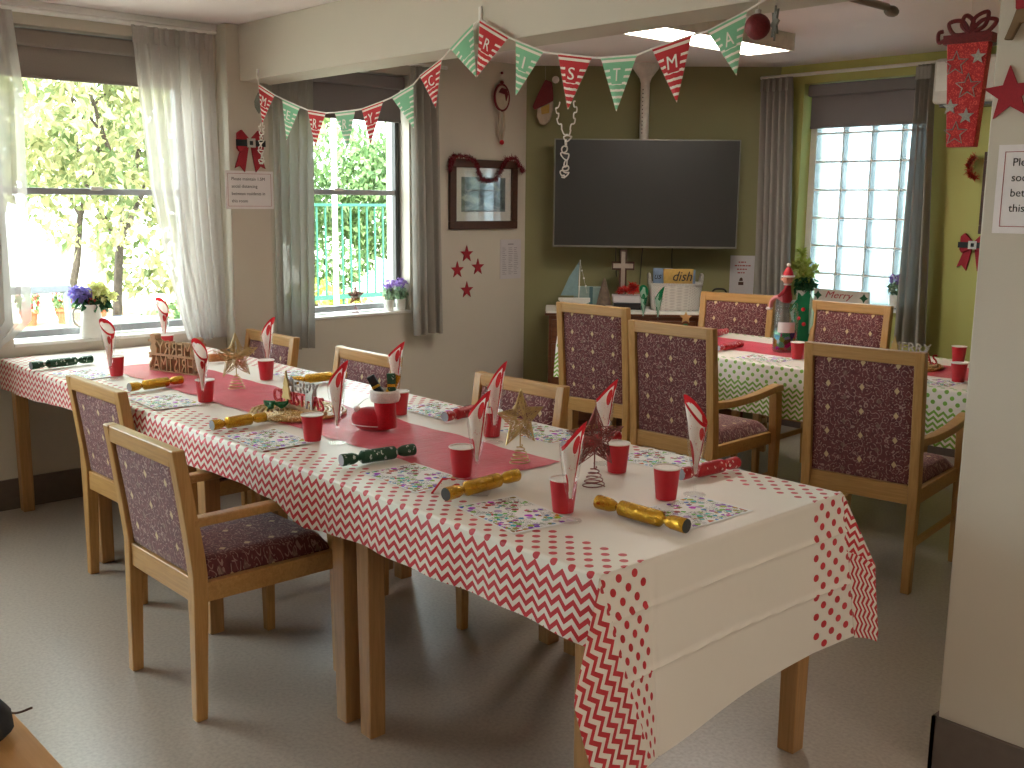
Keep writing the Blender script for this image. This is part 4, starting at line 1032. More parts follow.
# wire star ornaments
def wire_star(label, x, y, z, Rr, zc, mat, face, seed, group='wire star ornaments', tilt=0):
    t = thing('wire_star', label, 'ornament', (x, y, z), face, group); r = random.Random(seed); wv = .0013
    m = MB(); pts = []
    for i in range(70):
        a = i / 69; rad = .026 * (1 - a) ** .8 + .005; q = a * 5 * 2 * math.pi; pts.append((rad * math.cos(q) * Rr / .085, rad * math.sin(q) * Rr / .085, .002 + a * .055 * Rr / .085))
    m.tube(pts, .0015 * Rr / .085 + .0002, 6); m.build('coil_base', M[mat], t, smooth=True)
    m = MB(); m.tube([(0, 0, .05 * Rr / .085), (0, 0, zc - Rr * .3)], .0018, 6); m.build('stem', M[mat], t, smooth=True)
    P = star_poly(Rr, .45); m = MB()
    o3 = [(a, 0, zc + b) for a, b in P]; m.tube(o3, wv * 1.3, 5, closed=True)
    for s in (-1, 1):
        c = (0, s * Rr * .28, zc)
        for a, b in P: m.tube([(a, 0, zc + b), (a * .5, s * Rr * .19, zc + b * .5), c], wv, 4)
        for k in range(10):   # tangled wire inside each point
            tri = [P[k], P[(k + 1) % 10], (0, 0)]
            for _ in range(6):
                seq = []
                for e in range(4):
                    w1, w2 = r.random(), r.random()
                    if w1 + w2 > 1: w1, w2 = 1 - w1, 1 - w2
                    w3 = 1 - w1 - w2; a = tri[0][0] * w1 + tri[1][0] * w2; b = tri[0][1] * w1 + tri[1][1] * w2
                    seq.append((a, s * Rr * .28 * w3, zc + b))
                m.tube(bez(seq, 4), wv * .75, 3, cap=False)
    m.build('star', M[mat], t)
    return t
wire_star('pale gold wire star on a coil stand near the window end', -3.743, 1.968, ZT + .001, .095, .135, 'wire_gold', R(82), 1)
wire_star('pale gold wire star on a coil stand at the end of the red runner', -2.138, 2.011, ZT + .001, .088, .135, 'wire_gold', R(84), 2)
wire_star('red-brown wire star on a coil stand at the bare near end', -1.826, 1.989, ZT + .001, .088, .135, 'wire_red', R(68), 3)
wire_star('small red wire star on a coil stand on the window sill', -5.27, 3.575, .819, .062, .11, 'wire_red', R(80), 4)

# wooden letter sign seen from the back
c = Vector((-4.29, 1.977, ZT)); rz = math.atan2(-.095, -.319)
t = thing('letter_sign', 'raw wood MERRY CHRISTMAS letter sign seen from behind on the table', 'sign', c, rz)
text_fit('letters_christmas', 'CHRISTMAS', .325, .066, .034, M['mdf'], t, (0, 0, .004))
text_fit('letters_merry', 'MERRY', .215, .055, .034, M['mdf'], t, (0, 0, .079))
m = MB(); m.box(-.163, .163, -.017, .017, 0, .006); m.box(-.163, .163, -.017, .017, .069, .08); m.build('backing_bar', M['mdf'], t, bevel=.001)
for s in (-1, 1):
    m = MB(); P = [(0, .078), (.03, .078), (.042, .10), (.03, .118), (.036, .128), (.052, .128), (.05, .138), (.034, .14), (.036, .158), (.02, .165), (.004, .16), (.006, .142), (-.006, .135), (.006, .12), (-.004, .1)]
    m.prism([(s * (a + .112), b) for a, b in P], -.017, .017, lambda a, b, d: (a, d, b)); m.build('figure_cutout', M['mdf'], t)

# gold centrepiece with letters
def centrepiece(label, x, y, z, rz, group):
    t = thing('christmas_centrepiece', label, 'centrepiece', (x, y, z), rz, group); r = random.Random(5)
    m = MB()
    for k in range(9):
        rad = .165 - k * .017; m.tube([((rad + r.uniform(-.003, .003)) * math.cos(a * math.pi / 24), (rad + r.uniform(-.003, .003)) * math.sin(a * math.pi / 24), .007 + r.uniform(0, .003)) for a in range(48)], .0068, 5, closed=True)
    m.build('woven_mat', M['sisal'], t)
    m = MB(); m.box(-.155, .155, -.014, .014, .014, .026); m.build('base_bar', M['driftwood' if False else 'mdf'], t, bevel=.002)
    text_fit('letters_christmas', 'CHRISTMAS', .30, .048, .008, M['red_glit'], t, (0, .001, .026))
    text_fit('letters_merry', 'MERRY', .19, .045, .008, M['silver'], t, (0.02, .006, .072))
    m = MB()
    P = [(-.006, 0), (-.006, .02), (-.034, .02), (-.02, .045), (-.028, .045), (-.014, .07), (-.02, .07), (-.006, .1), (0, .122), (.006, .1), (.02, .07), (.014, .07), (.028, .045), (.02, .045), (.034, .02), (.006, .02), (.006, 0)]
    m.prism([(a * .8 - .055, b + .026) for a, b in P], -.013, -.006, lambda a, b, d: (a, d, b)); m.build('tree_cutout', M['wire_gold'], t)
    m = MB(); P = [(0, 0), (.008, 0), (.01, .03), (.03, .03), (.032, 0), (.04, 0), (.042, .05), (.052, .075), (.044, .085), (.03, .06), (.004, .055)]
    m.prism([(a + .06, b + .026) for a, b in P], -.013, -.006, lambda a, b, d: (a, d, b)); m.build('reindeer_cutout', M['silver'], t)
    m = MB()
    for (a, b, q) in ((-.09, -.06, .4), (-.06, -.075, -.5), (-.045, -.04, 1.2)):
        m.prism([(-.024, 0), (-.012, .01), (0, .006), (.012, .011), (.026, 0), (.012, -.011), (0, -.006), (-.012, -.01)], .016, .026, lambda u, v, d, a=a, b=b, q=q: (a + u * math.cos(q) - v * math.sin(q), b + u * math.sin(q) + v * math.cos(q), d + .6 * abs(u)))
    m.build('holly_leaf', M['green_hair'], t)
    return t
centrepiece('gold woven mat with MERRY CHRISTMAS letters and a small tree, in mid table', -3.195, 1.915, ZT, R(4), 'gold letter centrepieces')
centrepiece('gold woven mat with letters on the green table beside the pillar', -2.36, 4.76, ZG, R(4), 'gold letter centrepieces')

# santa boot
bd = math.atan2(-.07, -.10)
t = thing('santa_boot', 'red felt santa boot with white plush cuff on the red runner', 'boot', (-2.785, 1.965, ZT), bd)
m = MB(); nn = 26; prof = [(math.sin(math.pi * k / 12), -math.cos(math.pi * k / 12)) for k in range(13)]
m.lathe([(max(1e-6, a_ ** .8), b_ * .042) for a_, b_ in prof], nn, (.01, 0, .036), 0, .078, .039, mp=lambda x, y, z: (x, y * (1 - .12 * max(0, -x / .07)), max(0, z * (1 + .0 * x))))
m.lathe([(.038, .012), (.0385, .04), (.036, .07), (.0355, .112)], nn, (-.030, 0, 0)); m.build('boot_body', M['red_flock'], t, smooth=True)
m = MB(); m.lathe([(.034, .098), (.046, .1), (.051, .115), (.049, .133), (.04, .138), (.033, .13), (.031, .112)], 22, (-.03, 0, 0)); m.build('plush_cuff', M['fur'], t, smooth=True)
m = MB(); m.tube([(.0735 * math.cos(a * math.pi / 16) + .01, .0372 * math.sin(a * math.pi / 16), .019) for a in range(32)], .0018, 5, closed=True); m.build('sole_trim', M['fur'], t, smooth=True)
m = MB(); m.tube(bez([(.012, 0, .115), (.04, .01, .1), (.062, .012, .08)], 5), .0012, 5); m.ball((.064, .012, .072), .011); m.build('pompom', M['fur'], t, smooth=True)
for i, (dx, dy, tz, mt, l) in enumerate([(.0, -.012, .19, 'black', 'black wrapped chocolate bar standing in the santa boot, front one'), (-.045, .012, .2, 'crk_green', 'green wrapped sweet standing in the santa boot'), (-.05, -.01, .205, 'gold', 'gold wrapped chocolate bar standing in the santa boot')]):
    cx, cyy = -2.785 + (dx) * math.cos(bd) - dy * math.sin(bd), 1.965 + dx * math.sin(bd) + dy * math.cos(bd)
    if i == 0: cx, cyy = -2.785 + (-.018) * math.cos(bd), 1.965 + (-.018) * math.sin(bd)
    m = MB(); m.box(-.014, .014, -.005, .005, 0, .075); m.box(-.014, .014, -.006, .006, .03, .04, mi=1)
    o = m.build('wrapped_chocolate', [M[mt], M['gold']], None, (cx, cyy + (.018 if i == 1 else -.012 * (i == 2)), ZT + .118), (R(-8 + 9 * i), R(28 - 24 * i), bd), bevel=.002); tag(o, l, 'chocolate')

# ------------------------------------------------------------------ bunting and other hangings on the beam
FL = [('M', (-4.895, 2.070), (-4.737, 2.008), (-4.864, 1.874)), ('E', (-4.667, 1.985), (-4.502, 1.937), (-4.630, 1.784)), ('R', (-4.435, 1.919), (-4.279, 1.897), (-4.372, 1.740)),
 ('R', (-4.204, 1.895), (-4.035, 1.897), (-4.097, 1.723)), ('Y', (-3.986, 1.899), (-3.821, 1.924), (-3.915, 1.740)), ('', (-3.760, 1.935), (-3.606, 1.978), (-3.599, 1.797)),
 ('C', (-3.563, 2.009), (-3.417, 2.064), (-3.450, 1.871)), ('H', (-3.360, 2.098), (-3.219, 2.177), (-3.194, 1.975)), ('R', (-3.183, 2.188), (-3.016, 2.106), (-3.194, 1.976)),
 ('I', (-2.977, 2.091), (-2.827, 2.036), (-2.969, 1.891)), ('S', (-2.754, 2.023), (-2.585, 1.995), (-2.694, 1.824)), ('T', (-2.544, 1.990), (-2.379, 1.985), (-2.462, 1.805)),
 ('M', (-2.317, 1.998), (-2.153, 2.025), (-2.201, 1.819)), ('A', (-2.094, 2.031), (-1.948, 2.075), (-1.973, 1.886))]
FY = 2.755
t = thing('bunting', 'red and mint bunting spelling MERRY CHRISTMA strung along the ceiling beam', 'bunting', (0, FY, 2.1))
line = [(-4.93, .012, .03)]
for _, a, b, c in FL: line += [(a[0], 0, a[1] - 2.1), (b[0], 0, b[1] - 2.1)]
line += [(-1.80, 0, .03), (-1.62, .012, .12)]
m = MB(); m.tube(line, .0035, 6); m.build('ribbon', M['string'], t, smooth=True)
for i, (ch, a, b, c) in enumerate(FL):
    A, B_, T = Vector((a[0], 0, a[1] - 2.1)), Vector((b[0], 0, b[1] - 2.1)), Vector((c[0], -.004, c[1] - 2.1))
    m = MB(); yo = (-.002 if i != 7 else -.006)
    def fn(s, q):
        l = A.lerp(T, q); r_ = B_.lerp(T, q); p = l.lerp(r_, s); p.y += yo - .006 * math.sin(math.pi * s) * math.sin(math.pi * min(1, q * 1.0)); return p
    m.grid(fn, 8, 10, lambda s, q: (2 * s - 1, q)); f = m.build('flag', M['flag_red' if i % 2 == 0 else 'flag_green'], t, smooth=True)
    if ch:
        ctr = ((A + B_) / 2).lerp(T, .33); ang = math.atan2(B_.z - A.z, B_.x - A.x); hgt = .042
        wd = {'I': .009, 'M': .04, 'Y': .034}.get(ch, .032)
        o = text_fit('letter', ch, wd, hgt, .001, M['flag_letter'], f, (ctr.x + math.sin(ang) * hgt / 2, ctr.y - .0085, ctr.z - math.cos(ang) * hgt / 2), (R(90), -ang, 0))
for nm, xx, zz in (('hook', -4.93, 2.13), ('hook', -3.2, 2.222)):
    m = MB(); m.box(xx - .008, xx + .008, 2.767 - FY, 2.7748 - FY, zz - 2.1 - .03, zz - 2.1 + .02); m.build('hook', M['white'], t, bevel=.002)
def curly(label, starts, joint, end, seed):
    t = thing('curling_ribbon', label, 'ribbon', (joint[0], FY - .012, joint[1]))
    for j, (sx, sz) in enumerate(starts):
        m = MB(); pts = []
        for i in range(120):
            a = i / 119
            if a < .45:
                k = a / .45; cx, cz = sx + (joint[0] - sx) * k ** 1.6, sz + (joint[1] - sz) * k; am = .0065 * (1 - .3 * k); q = k * 3.2 * 2 * math.pi + j * 2
                cx += (sx - joint[0]) * .35 * math.sin(math.pi * k)
            else:
                k = (a - .45) / .55; cx, cz = joint[0] + (end[0] - joint[0]) * k, joint[1] + (end[1] - joint[1]) * k; am = .011 + .007 * math.sin(k * 14 + seed + j); cx += .006 * math.sin(k * 8 + seed + j * 1.5); q = .9 * math.sin(k * 6 + j) + k * 3.6 * 2 * math.pi + j * math.pi + 3.2 * 2 * math.pi * 0
            pts.append((cx - joint[0] + am * math.sin(q), am * .7 * math.cos(q), cz - joint[1] + .004 * math.sin(q * 2 + j)))
        m.tube(pts, .0026, 6); m.build('ribbon_strand', M['string'], t, smooth=True)
curly('white curling ribbon hanging from the leftmost flag over the red bow', [(-4.875, 1.875), (-4.84, 1.88)], (-4.87, 1.79), (-4.868, 1.675), 1)
curly('white curling ribbon hanging from the S flag over the television', [(-2.735, 1.852), (-2.655, 1.855)], (-2.69, 1.73), (-2.70, 1.585), 2)
# bauble and flat ornament
def hang(m, p, ztop): m.tube([(0, 0, p), (0, 0, ztop)], .0009, 4)
t = thing('bauble', 'dark red glitter bauble hanging right of the A flag', 'bauble', (-1.902, 2.745, 2.022))
m = MB(); m.ball((0, 0, 0), .038, n=22); m.build('ball', M['red_dark'], t, smooth=True)
m = MB(); m.lathe([(.009, .036), (.009, .048), (.003, .05)], 12); m.build('cap', M['silver'], t, smooth=True)
m = MB(); hang(m, .05, .15); m.build('thread', M['string'], t)
t = thing('flat_ornament', 'flat pewter ornament seen edge-on beside the red bauble', 'ornament', (-1.83, 2.728, 2.022), R(-43))
m = MB(); m.prism(star_poly(.05, .5, 8), -.003, .003, lambda a, b, d: (a, d, b)); m.build('disc', M['grey_leaf'], t); m = MB(); hang(m, .05, .15); m.build('thread', M['string'], t)
t = thing('leaf_ornament', 'pewter leaf-shaped ornament hanging under the beam above the bow', 'ornament', (-5.07, 2.85, 1.995), R(35))
m = MB(); m.prism([(0, -.055), (.022, -.02), (.024, .01), (.01, .04), (0, .055), (-.01, .04), (-.024, .01), (-.022, -.02)], -.003, .003, lambda a, b, d: (a, d, b)); m.build('leaf', M['grey_leaf'], t); m = MB(); hang(m, .05, .1085); m.build('thread', M['string'], t)
# gift hanging in the opening by the pillar
t = thing('hanging_gift', 'tall red glitter gift decoration with silver stars hanging beside the pillar', 'decoration', (-1.395, 3.05, 1.815), R(6))
m = MB(); m.prism([(-.056, .145), (.06, .145), (.043, -.148), (-.036, -.148)], -.018, .018, lambda a, b, d: (a, d, b)); m.build('gift_body', M['red_glit'], t, bevel=.003)
m = MB(); m.prism([(-.066, .14), (.068, .14), (.068, .165), (-.066, .165)], -.022, .022, lambda a, b, d: (a, d, b))
m.tube(bez([(-.06, 0, .16), (-.085, 0, .15), (-.088, 0, .175), (-.075, 0, .18)], 6), .006, 6); m.build('lid', M['red_dark'], t)
m = MB()
for (ex, ez, wdt) in ((-.06, .20, .02), (-.015, .218, .016), (.045, .222, .018), (.07, .198, .018)):
    b0 = Vector((0, 0, .168)); e = Vector((ex, 0, ez)); d = (e - b0); nn = Vector((-d.z, 0, d.x)).normalized() * wdt
    m.tube(bez([b0, b0 + d * .55 + nn, e, b0 + d * .55 - nn, b0], 7), .0062, 6)
m.build('bow', M['red_dark'], t, smooth=True)
for (a, b, s, holl) in ((-.026, .085, .035, 1), (.034, .1, .022, 0), (.012, .02, .036, 1), (-.032, -.035, .023, 0), (.014, -.062, .023, 0), (-.012, -.11, .034, 1)):
    m = MB(); P = star_poly(s, .42)
    if holl: m.tube([(a + x, -.0195, b + y) for x, y in P], .0022, 5, closed=True)
    else: m.prism([(a + x, b + y) for x, y in P], -.022, -.0185, lambda x, y, d: (x, d, y))
    m.build('silver_star', M['silver'], t)
m = MB(); hang(m, .17, .574); m.build('thread', M['string'], t)

# belt bows
def bow(label, x, y, z, rz, sc=1.0, group='red belt bows'):
    t = thing('belt_bow', label, 'bow', (x, y, z), rz, group)
    for s in (-1, 1):
        m = MB(); m.prism([(s * .004 * sc, .022 * sc), (s * .05 * sc, .07 * sc), (s * .078 * sc, .05 * sc), (s * .08 * sc, -.03 * sc), (s * .065 * sc, -.05 * sc), (s * .004 * sc, -.02 * sc)], -.022 * sc, -.002, lambda a, b, d: (a, d, b)); m.build('loop', M['red_felt'], t, bevel=.006 * sc)
        m = MB(); m.prism([(s * .003 * sc, -.0 * sc), (s * .05 * sc, -.02 * sc), (s * .092 * sc, -.135 * sc), (s * .062 * sc, -.122 * sc), (s * .033 * sc, -.155 * sc)], -.012 * sc, -.001, lambda a, b, d: (a, d, b)); m.build('tail', M['red_felt'], t, bevel=.002)
    m = MB(); m.box(-.088 * sc, .088 * sc, -.0235 * sc, -.0205 * sc, -.018 * sc, .016 * sc); m.build('belt', M['black_felt'], t)
    m = MB(); q = .024 * sc
    m.box(-q, q, -.029 * sc, -.024 * sc, q * .45, q); m.box(-q, q, -.029 * sc, -.024 * sc, -q, -q * .45); m.box(-q, -q * .45, -.029 * sc, -.024 * sc, -q * .45, q * .45); m.box(q * .45, q, -.029 * sc, -.024 * sc, -q * .45, q * .45)
    m.build('buckle', M['silver'], t)
bow('red bow with a black belt and buckle on the pillar above the paper sign', -5.124, 2.815, 1.79, R(90), .98)
bow('red belt bow on the lime wall, half hidden by the white pillar', -2.68, YB, 1.275, 0, .98)

# ------------------------------------------------------------------ paper signs and wall things
def notice(label, loc, rz, w, h, lines, tx, size, lead, border=None, group=None, mat='paper', ink='ink', top=None):
    t = thing('paper_notice', label, 'notice', loc, rz, group)
    m = MB(); m.box(0, w, -.0025, -.0005, -h, 0); m.build('sheet', M[mat], t)
    if border:
        m = MB(); b, q = border, .0016
        for (a0, a1, c0, c1) in ((b, w - b, -b - q, -b), (b, w - b, -h + b, -h + b + q), (b, b + q, -h + b, -b), (w - b - q, w - b, -h + b, -b)): m.box(a0, a1, -.0032, -.0026, c0, c1)
        m.build('printed_border', M['ink_red'], t)
    for i, l in enumerate(lines):
        text_obj('text_line', l, size, M[ink], t, (tx, -.0030, -(top or size * 1.5) - i * lead), depth=.0003)
    return t
SD = ['Please maintain 1.5M', 'social distancing', 'between residents in', 'this room']
notice('white paper sign about social distancing under the red belt bow', (-5.124, 2.668, 1.645), R(90), .284, .2, SD, .035, .0235, .0385, .014, 'social distancing signs', 'paper', 'ink', .05)
notice('white paper sign about social distancing on the right-hand pillar', (-1.098, 2.61, 1.645), 0, .297, .21, SD, .035, .0265, .036, .016, 'social distancing signs', 'paper', 'ink', .05)
# faint sheet on the far left wall : unreadable grey print
t = thing('paper_notice', 'pale sheet of small grey print on the wall right of the red stars', 'notice', (XW, 4.722, 1.245), R(90))
m = MB(); m.box(0, .19, -.0025, -.0005, -.265, 0); m.build('sheet', M['lavender_paper'], t)
m = MB(); r = random.Random(3)
m.box(.07, .12, -.0032, -.0026, -.035, -.028)
for i in range(15):
    for cc in (.02, .075, .125): m.box(cc, cc + r.uniform(.02, .042), -.0032, -.0026, -.055 - i * .0125 - .003, -.055 - i * .0125)
m.build('small_print', M['ink_grey'], t)
# four red stars on the far left wall, one big star on the pillar
for (y, z, l) in ((4.427, 1.157, 'topmost'), (4.347, 1.056, 'leftmost'), (4.523, 1.069, 'rightmost'), (4.428, .922, 'lowest')):
    m = MB(); m.prism(star_poly(.056, .40), .0005, .006, lambda a, b, d: (d, -a, b)); o = m.build('felt_star', M['red_felt'], None, (XW, y, z)); tag(o, 'red felt star, %s of four on the wall below the picture' % l, 'star', 'red felt stars under the picture')
m = MB(); m.prism(star_poly(.066, .42), -.007, -.0005, lambda a, b, d: (a, d, b)); o = m.build('felt_star', M['red_felt'], None, (-1.083, 2.61, 1.763), (0, R(-4), 0)); tag(o, 'large red felt star on the right-hand pillar above the paper sign', 'star')
t = thing('reindeer_figure', 'brown reindeer figure with a red jumper on the pillar at the top right', 'decoration', (-1.07, 2.61, 1.868))
m = MB(); m.prism([(-.035, .02), (-.02, .06), (-.008, .1), (.05, .1), (.055, .04), (.04, .02), (.03, .05), (.0, .055), (-.018, .018)], -.016, -.001, lambda a, b, d: (a, d, b)); m.build('legs', M['brown_felt'], t, bevel=.003)
m = MB(); m.prism([(-.012, .085), (-.02, .19), (.07, .2), (.06, .085)], -.022, -.001, lambda a, b, d: (a, d, b)); m.build('jumper', M['red_felt'], t, bevel=.004)
m = MB(); m.ball((.02, -.014, .235), .04, .013, .045); m.build('head', M['brown_felt'], t, smooth=True)

# framed picture with tinsel
def tinsel(label, path, mat, r, n, seed, parent_loc=(0, 0, 0), group=None, width=.0022):
    rr = random.Random(seed); m = MB(); P = bez(path, 10); m.tube(P, .002, 5)
    for _ in range(n):
        p = P[rr.randrange(len(P))] + Vector((rr.uniform(-.006, .006), rr.uniform(-.006, .006), rr.uniform(-.006, .006)))
        d = Vector((rr.gauss(0, 1), rr.gauss(0, 1), rr.gauss(0, 1))).normalized() * r * rr.uniform(.5, 1.1); s = d.orthogonal().normalized() * width
        if parent_loc[0] + p.x + d.x < XW + .002 and parent_loc[0] < -5: d.x = abs(d.x)
        m.add([p - s, p + s, p + d + s * .4, p + d - s * .4], [(0, 1, 2, 3)])
    o = m.build('tinsel_garland', M[mat], None, parent_loc, fix=False); return tag(o, label, 'tinsel', group)
def picture(label, loc, rz, w, h, fw, group=None):
    t = thing('framed_picture', label, 'picture', loc, rz, group)
    m = MB(); d = -.026
    m.box(0, w, d, -.001, 0, fw); m.box(0, w, d, -.001, h - fw, h); m.box(0, fw, d, -.001, fw, h - fw); m.box(w - fw, w, d, -.001, fw, h - fw); m.build('frame', M['dark_frame'], t, bevel=.004)
    m = MB(); m.box(fw, w - fw, -.010, -.004, fw, h - fw); m.build('mount_card', M['white'], t)
    m = MB(); m.box(fw + .05, w - fw - .05, -.0112, -.0102, fw + .06, h - fw - .06); m.build('print', M['print_art'], t)
    m = MB(); m.box(fw, w - fw, -.0150, -.0142, fw, h - fw); m.build('glass', M['picglass'], t)
    return t
picture('dark framed picture on the left wall with tinsel over its top', (XW, 4.272, 1.318), R(90), .585, .445, .052)
tinsel('maroon tinsel draped over the dark framed picture on the left wall', [(.035, 4.262, 1.69), (.045, 4.26, 1.73), (.035, 4.30, 1.775), (.04, 4.40, 1.775), (.04, 4.47, 1.74), (.035, 4.51, 1.66), (.035, 4.57, 1.63), (.035, 4.64, 1.64), (.035, 4.69, 1.70), (.04, 4.74, 1.77), (.04, 4.82, 1.775), (.04, 4.87, 1.72), (.04, 4.885, 1.70)], 'tinsel', .026, 1500, 1, (XW, 0, 0))
picture('dark framed picture on the lime wall, only its left edge showing past the pillar', (-2.655, YB, 1.34), 0, .60, .465, .05)
tinsel('red tinsel at the edge of the picture beside the pillar', [(-2.70, -.045, 1.775), (-2.725, -.05, 1.74), (-2.72, -.05, 1.69), (-2.69, -.05, 1.66)], 'tinsel_red', .03, 500, 2, (0, YB, 0))

# hanging santas
t = thing('hanging_santa', 'oval plaque ornament with dangling legs hanging above the framed picture', 'ornament', (XW + .03, 4.70, 2.165), R(90))
m = MB(); m.tube([(.062 * math.cos(a * math.pi / 14), 0, .082 * math.sin(a * math.pi / 14)) for a in range(28)], .0085, 8, closed=True); m.build('oval_rim', M['red_dark'], t, smooth=True)
m = MB(); m.lathe([(1e-6, -.006), (.06, -.005), (.06, .005), (1e-6, .007)], 24, mp=lambda x, y, z: (x, z, y * 1.33)); m.build('plaque', M['beige'], t, smooth=True)
m = MB(); m.prism([(-.035, .03), (-.01, .06), (.03, .055), (.045, .02), (.03, -.02), (.02, .02)], -.013, -.007, lambda a, b, d: (a, d, b)); m.build('painted_figure', M['red_dark'], t)
for s in (-1, 1):
    m = MB(); m.tube(bez([(s * .016, 0, -.085), (s * .022, 0, -.15), (s * .024, 0, -.2), (s * .006, 0, -.27)], 6), .008, 7); m.build('leg', M['beige'], t, smooth=True)
m = MB(); m.ball((0, -.004, -.285), .016); m.build('red_shoe', M['cup_red'], t, smooth=True)
m = MB(); m.ball((0, 0, .095), .013); m.ball((0, 0, .155), .009); m.build('bead', M['red_dark'], t, smooth=True)
m = MB(); hang(m, .09, .224); m.build('thread', M['string'], t)
s2 = 2 ** -.5
def DG(u, d): return (XW + u * s2 + d * s2, 4.95 + u * s2 - d * s2)
x, y = DG(.125, .05)
t = thing('hanging_santa', 'santa face ornament with dark red hat and pale beard near the television', 'ornament', (x, y, 2.16), R(45))
m = MB(); m.prism([(-.085, -.04), (-.07, -.06), (.055, 0), (.055, .04), (.045, .12), (.0, .135), (-.045, .05)], -.02, .01, lambda a, b, d: (a, d, b)); m.build('hat', M['red_dark'], t, bevel=.008, seg=3)
m = MB(); m.ball((.068, -.006, .135), .024); m.build('pompom', M['fur'], t, smooth=True)
m = MB(); m.prism([(-.05, -.052), (.055, .0), (.055, -.06), (.035, -.13), (0, -.16), (-.035, -.15), (-.055, -.1)], -.016, .008, lambda a, b, d: (a, d, b)); m.build('beard', M['beige'], t, bevel=.01, seg=3)
m = MB(); m.prism([(-.028, -.045), (.03, -.02), (.028, -.08), (-.022, -.09)], -.021, -.015, lambda a, b, d: (a, d, b)); m.build('face', M['cushion_ochre'], t, bevel=.004)
m = MB(); hang(m, .13, .229); m.build('thread', M['string'], t)

# ------------------------------------------------------------------ television and cabinet across the corner
RT = (XW, 4.95, 0)
t = thing('television', 'large black television hung from the ceiling across the corner', 'television', RT, R(45))
m = MB(); m.box(.192, 1.408, -.20, -.155, 1.203, 1.908); m.build('casing', M['tv_edge'], t, bevel=.004)
m = MB(); m.box(.201, 1.399, -.203, -.199, 1.216, 1.900); m.build('screen', M['screen'], t)
m = MB(); m.box(.55, 1.05, -.154, -.10, 1.35, 1.75); m.build('rear_bracket', M['black'], t, bevel=.01)
m = MB(); m.tube([(.78, -.125, 1.55), (.78, -.125, 2.31)], .03, 16); m.build('pole', M['lamp_white'], t, smooth=True)
m = MB(); m.lathe([(.031, 2.27), (.04, 2.30), (.085, 2.36), (.09, 2.389)], 24, (.78, -.125, 0)); m.build('ceiling_flange', M['lamp_white'], t, smooth=True)
m = MB()
for k in range(12): m.lathe([(1e-6, -.002), (.004, -.001), (.004, .001)], 8, (.764, 1.95 + k * .025, .152), mp=lambda x, y, z: (x, -z, y))
m.build('pole_holes', M['black'], t)
CT = .80
t = thing('sideboard', 'brown wooden sideboard with drawers under the television', 'cabinet', RT, R(45))
m = MB(); m.box(.175, 1.46, -.44, -.07, .06, CT - .03); m.build('body', M['cherry'], t, bevel=.004)
m = MB(); m.box(.15, 1.485, -.462, -.06, CT - .03, CT); m.build('top', M['cherry'], t, bevel=.006)
m = MB(); m.box(.19, 1.445, -.43, -.09, 0, .06); m.build('plinth', M['cherry'], t)
for k in range(4):
    u0, u1 = .195 + k * .315, .195 + k * .315 + .3
    m = MB(); m.box(u0, u1, -.458, -.44, .60, .745); d = m.build('drawer', M['cherry'], t, bevel=.004)
    m = MB(); m.ball(((u0 + u1) / 2, -.468, .672), .012); m.build('knob', M['wire_gold'], d, smooth=True)
    m = MB(); m.box(u0, u1, -.458, -.44, .085, .585); d = m.build('door', M['cherry'], t, bevel=.004)
    m = MB(); m.ball((u1 - .04 if k % 2 == 0 else u0 + .04, -.468, .45), .012); m.build('knob', M['wire_gold'], d, smooth=True)
m = MB(); m.box(.155, 1.48, -.464, -.07, CT + .0005, CT + .003); m.box(.155, 1.48, -.4665, -.464, CT - .012, CT + .003)
o = m.build('sideboard_cloth', M['white'], None, RT, (0, 0, R(45)), bevel=.001); tag(o, 'white cloth strip covering the top of the brown sideboard', 'cloth')
CT = .804
def on_cab(name, label, cat, u, d, rz=0, group=None):
    x, y = DG(u, d); return thing(name, label, cat, (x, y, CT), R(45) + rz, group)
t = on_cab('model_boat', 'small white model sailing boat with a blue sail on the sideboard', 'model boat', .345, .30)
m = MB(); vs, fs = [], []
for i, (xx, hw, zk) in enumerate([(-.11, .004, .05), (-.08, .022, .03), (0, .032, .022), (.07, .026, .026), (.1, .016, .04)]):
    vs += [(xx, -hw, .07), (xx, -hw * .6, zk + .005), (xx, hw * .6, zk + .005), (xx, hw, .07)]
    if i:
        for k in range(4): fs.append(((i - 1) * 4 + k, (i - 1) * 4 + (k + 1) % 4, i * 4 + (k + 1) % 4, i * 4 + k))
fs += [(0, 1, 2, 3), (19, 18, 17, 16)]; m.add(vs, fs); m.build('hull', M['white'], t)
m = MB(); m.box(-.05, .05, -.02, .02, 0, .012); m.box(-.03, -.018, -.008, .008, .012, .035); m.box(.018, .03, -.008, .008, .012, .035); m.build('stand', M['white'], t)
m = MB(); m.tube([(.025, 0, .07), (.03, 0, .32)], .003, 6); m.build('mast', M['white'], t)
m = MB(); m.prism([(-.095, .085), (.018, .085), (.024, .31), (-.04, .21)], -.0015, .0015, lambda a, b, d: (a, d, b)); m.build('sail', M['sail'], t)
m = MB(); m.tube([(.03, 0, .31), (.08, 0, .1)], .001, 4)
for k in range(3): m.ball((.042 + .014 * k, 0, .25 - .05 * k), .006)
m.build('signal_line', M['white'], t)
t = on_cab('gift_box', 'pale teal box with a dark ribbon beside the model boat', 'box', .43, .17)
m = MB(); m.box(-.09, .09, -.05, .05, 0, .135); m.build('box_body', M['teal'], t, bevel=.003)
m = MB(); m.box(.012, .035, -.053, -.0505, 0, .138); m.build('ribbon', M['teal_dark'], t)
t = on_cab('wooden_tree', 'small grey-brown cone tree ornament left of the cross', 'ornament', .535, .33)
m = MB(); m.lathe([(.05, .03), (.043, .06), (.03, .12), (.012, .185), (1e-6, .21)], 16, sy=.7); m.build('cone', M['driftwood'], t, smooth=True)
